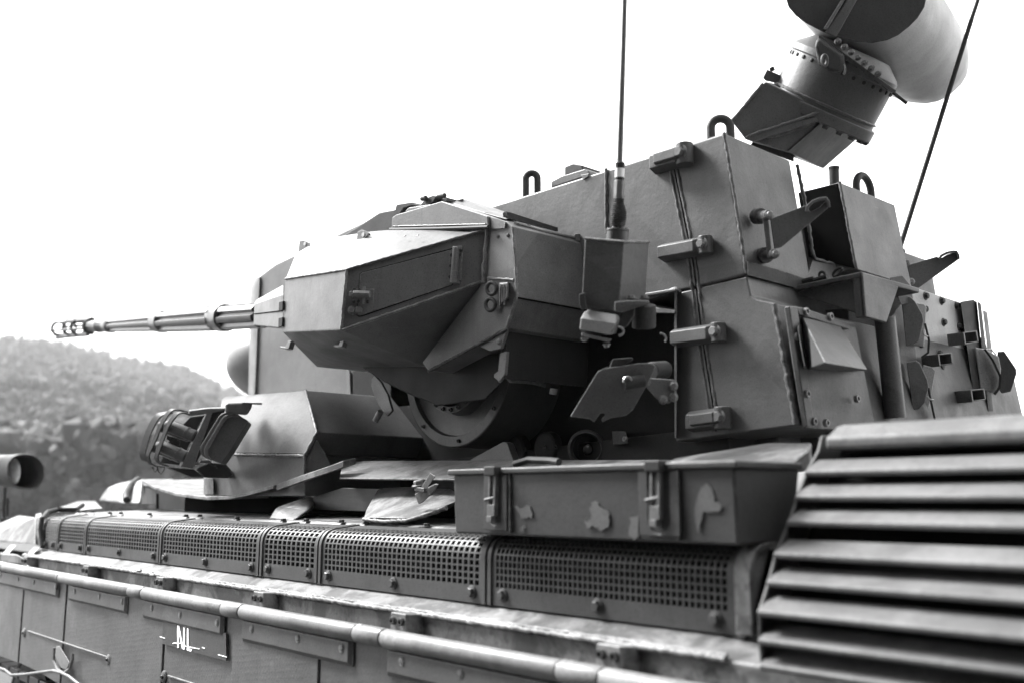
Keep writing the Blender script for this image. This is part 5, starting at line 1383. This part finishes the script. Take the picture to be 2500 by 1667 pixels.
# bearing plate and motor between drum and antenna
hull_o('bearing_plate', RP([(1000, 290), (1040, 310), (1640, 745), (1625, 770), (1560, 740), (1000, 330)], RDP - .10) + RP([(1000, 290), (1640, 745), (1625, 770), (1000, 330)], RDP + .5), PAINT_DK, radar, .003)
for i in range(7):
    q = (1160 + i * 55, 345 + i * 44)
    bolt(RP([q], RDP - .11)[0], (.3, -.9, .2), .0085, radar, 'hex', PAINT_TUR)
hull_o('drive_housing', RP([(965, 375), (1000, 300), (1210, 450), (1225, 540), (1180, 610), (1080, 590), (1000, 520)], RDP - .12) + RP([(965, 375), (1000, 300), (1210, 450), (1180, 610), (1000, 520)], RDP + .15), PAINT_DK, radar, .02)
MB().tube([RP([(1050 + 22 * math.cos(a), 500 + 45 * math.sin(a))], RDP - .135)[0] for a in [2 * math.pi * i / 16 for i in range(16)]], .006, 6, closed=True).build('drive_ring', PAINT_TUR, radar, 0)
MB().tube([RP([(1200 + 20 * math.cos(a), 570 + 45 * math.sin(a))], RDP - .13)[0] for a in [-1.2 + 2.4 * i / 10 for i in range(11)]], .004, 6).build('drive_ring', PAINT_RAIL, radar, 0)
MB().tube(RP([(1610, 760), (1725, 850)], RDP + .1), .006, 8).build('wave_guide', PAINT_DK, radar, 0)
# antenna: long half-round reflector seen from its end
near = [(725, -60), (760, 60), (820, 130), (900, 190), (1040, 262), (1160, 305), (1300, 340), (1440, 352), (1560, 330), (1650, 290), (1740, 220), (1810, 150), (1865, 60), (1890, -60), (1880, -220), (1780, -400), (1500, -520), (1200, -540), (900, -420), (760, -240)]
far_c = (1990, 640)
def shiftp(k, d):
    out = []
    cxn, cyn = 1330, -80
    for a, b in near:
        out.append((cxn + (a - cxn) * k + 500 * sft, cyn + (b - cyn) * k + 640 * sft))
    return RP(out, d)
ab_ = MB(); rings_ = []
for sft, k, d in ((0, 1.0, RDP - .05), (.55, .93, RDP + .35), (.80, .88, RDP + .55), (.92, .80, RDP + .64), (.99, .66, RDP + .70), (1.02, .40, RDP + .73)):
    rings_.append([ab_.bm.verts.new(p) for p in shiftp(k, d)])
for a, b in zip(rings_, rings_[1:]):
    for i in range(len(a)): ab_.bm.faces.new((a[i], a[(i + 1) % len(a)], b[(i + 1) % len(a)], b[i]))
ab_.bm.faces.new(rings_[-1]); ab_.bm.faces.new(rings_[0][::-1])
ao = ab_.build('reflector', ALU, radar, .0, smooth=50)
sft = 0
MB().prism([p + (P(2090, -20, d=RDP - .06) - p) * -.01 for p in shiftp(1.0, RDP - .065)], ray(2090, 20).normalized() * .02).build('end_cap', PAINT_DK, radar, .004)
hull_o('end_rib', RP([(1055, 270), (1145, 310), (1330, -20), (1250, -20)], RDP - .10) + RP([(1055, 270), (1145, 310), (1330, -20), (1250, -20)], RDP - .06), PAINT_TUR, radar, .004)
hull_o('rib_edge', RP([(1040, 240), (1070, 250), (1230, -20), (1200, -20)], RDP - .12) + RP([(1040, 240), (1070, 250), (1230, -20), (1200, -20)], RDP - .06), PAINT_GUN, radar, .003)

# ------------------------------------------------------------------ haze in the valley air
hz = MB().bx((-705, -705, -1.2), (705, 705, 112)).build('haze', None, None, 0, smooth=0)
hm = bpy.data.materials.new('haze_air'); hm.use_nodes = True
hn, hl = hm.node_tree.nodes, hm.node_tree.links
hn.clear()
ho_ = hn.new('ShaderNodeOutputMaterial'); pv = hn.new('ShaderNodeVolumePrincipled')
pv.inputs['Color'].default_value = g(.95); pv.inputs['Density'].default_value = .0005; pv.inputs['Anisotropy'].default_value = .2
hl.new(pv.outputs[0], ho_.inputs['Volume'])
hz.data.materials.append(hm)
tag(hz, kind='stuff')
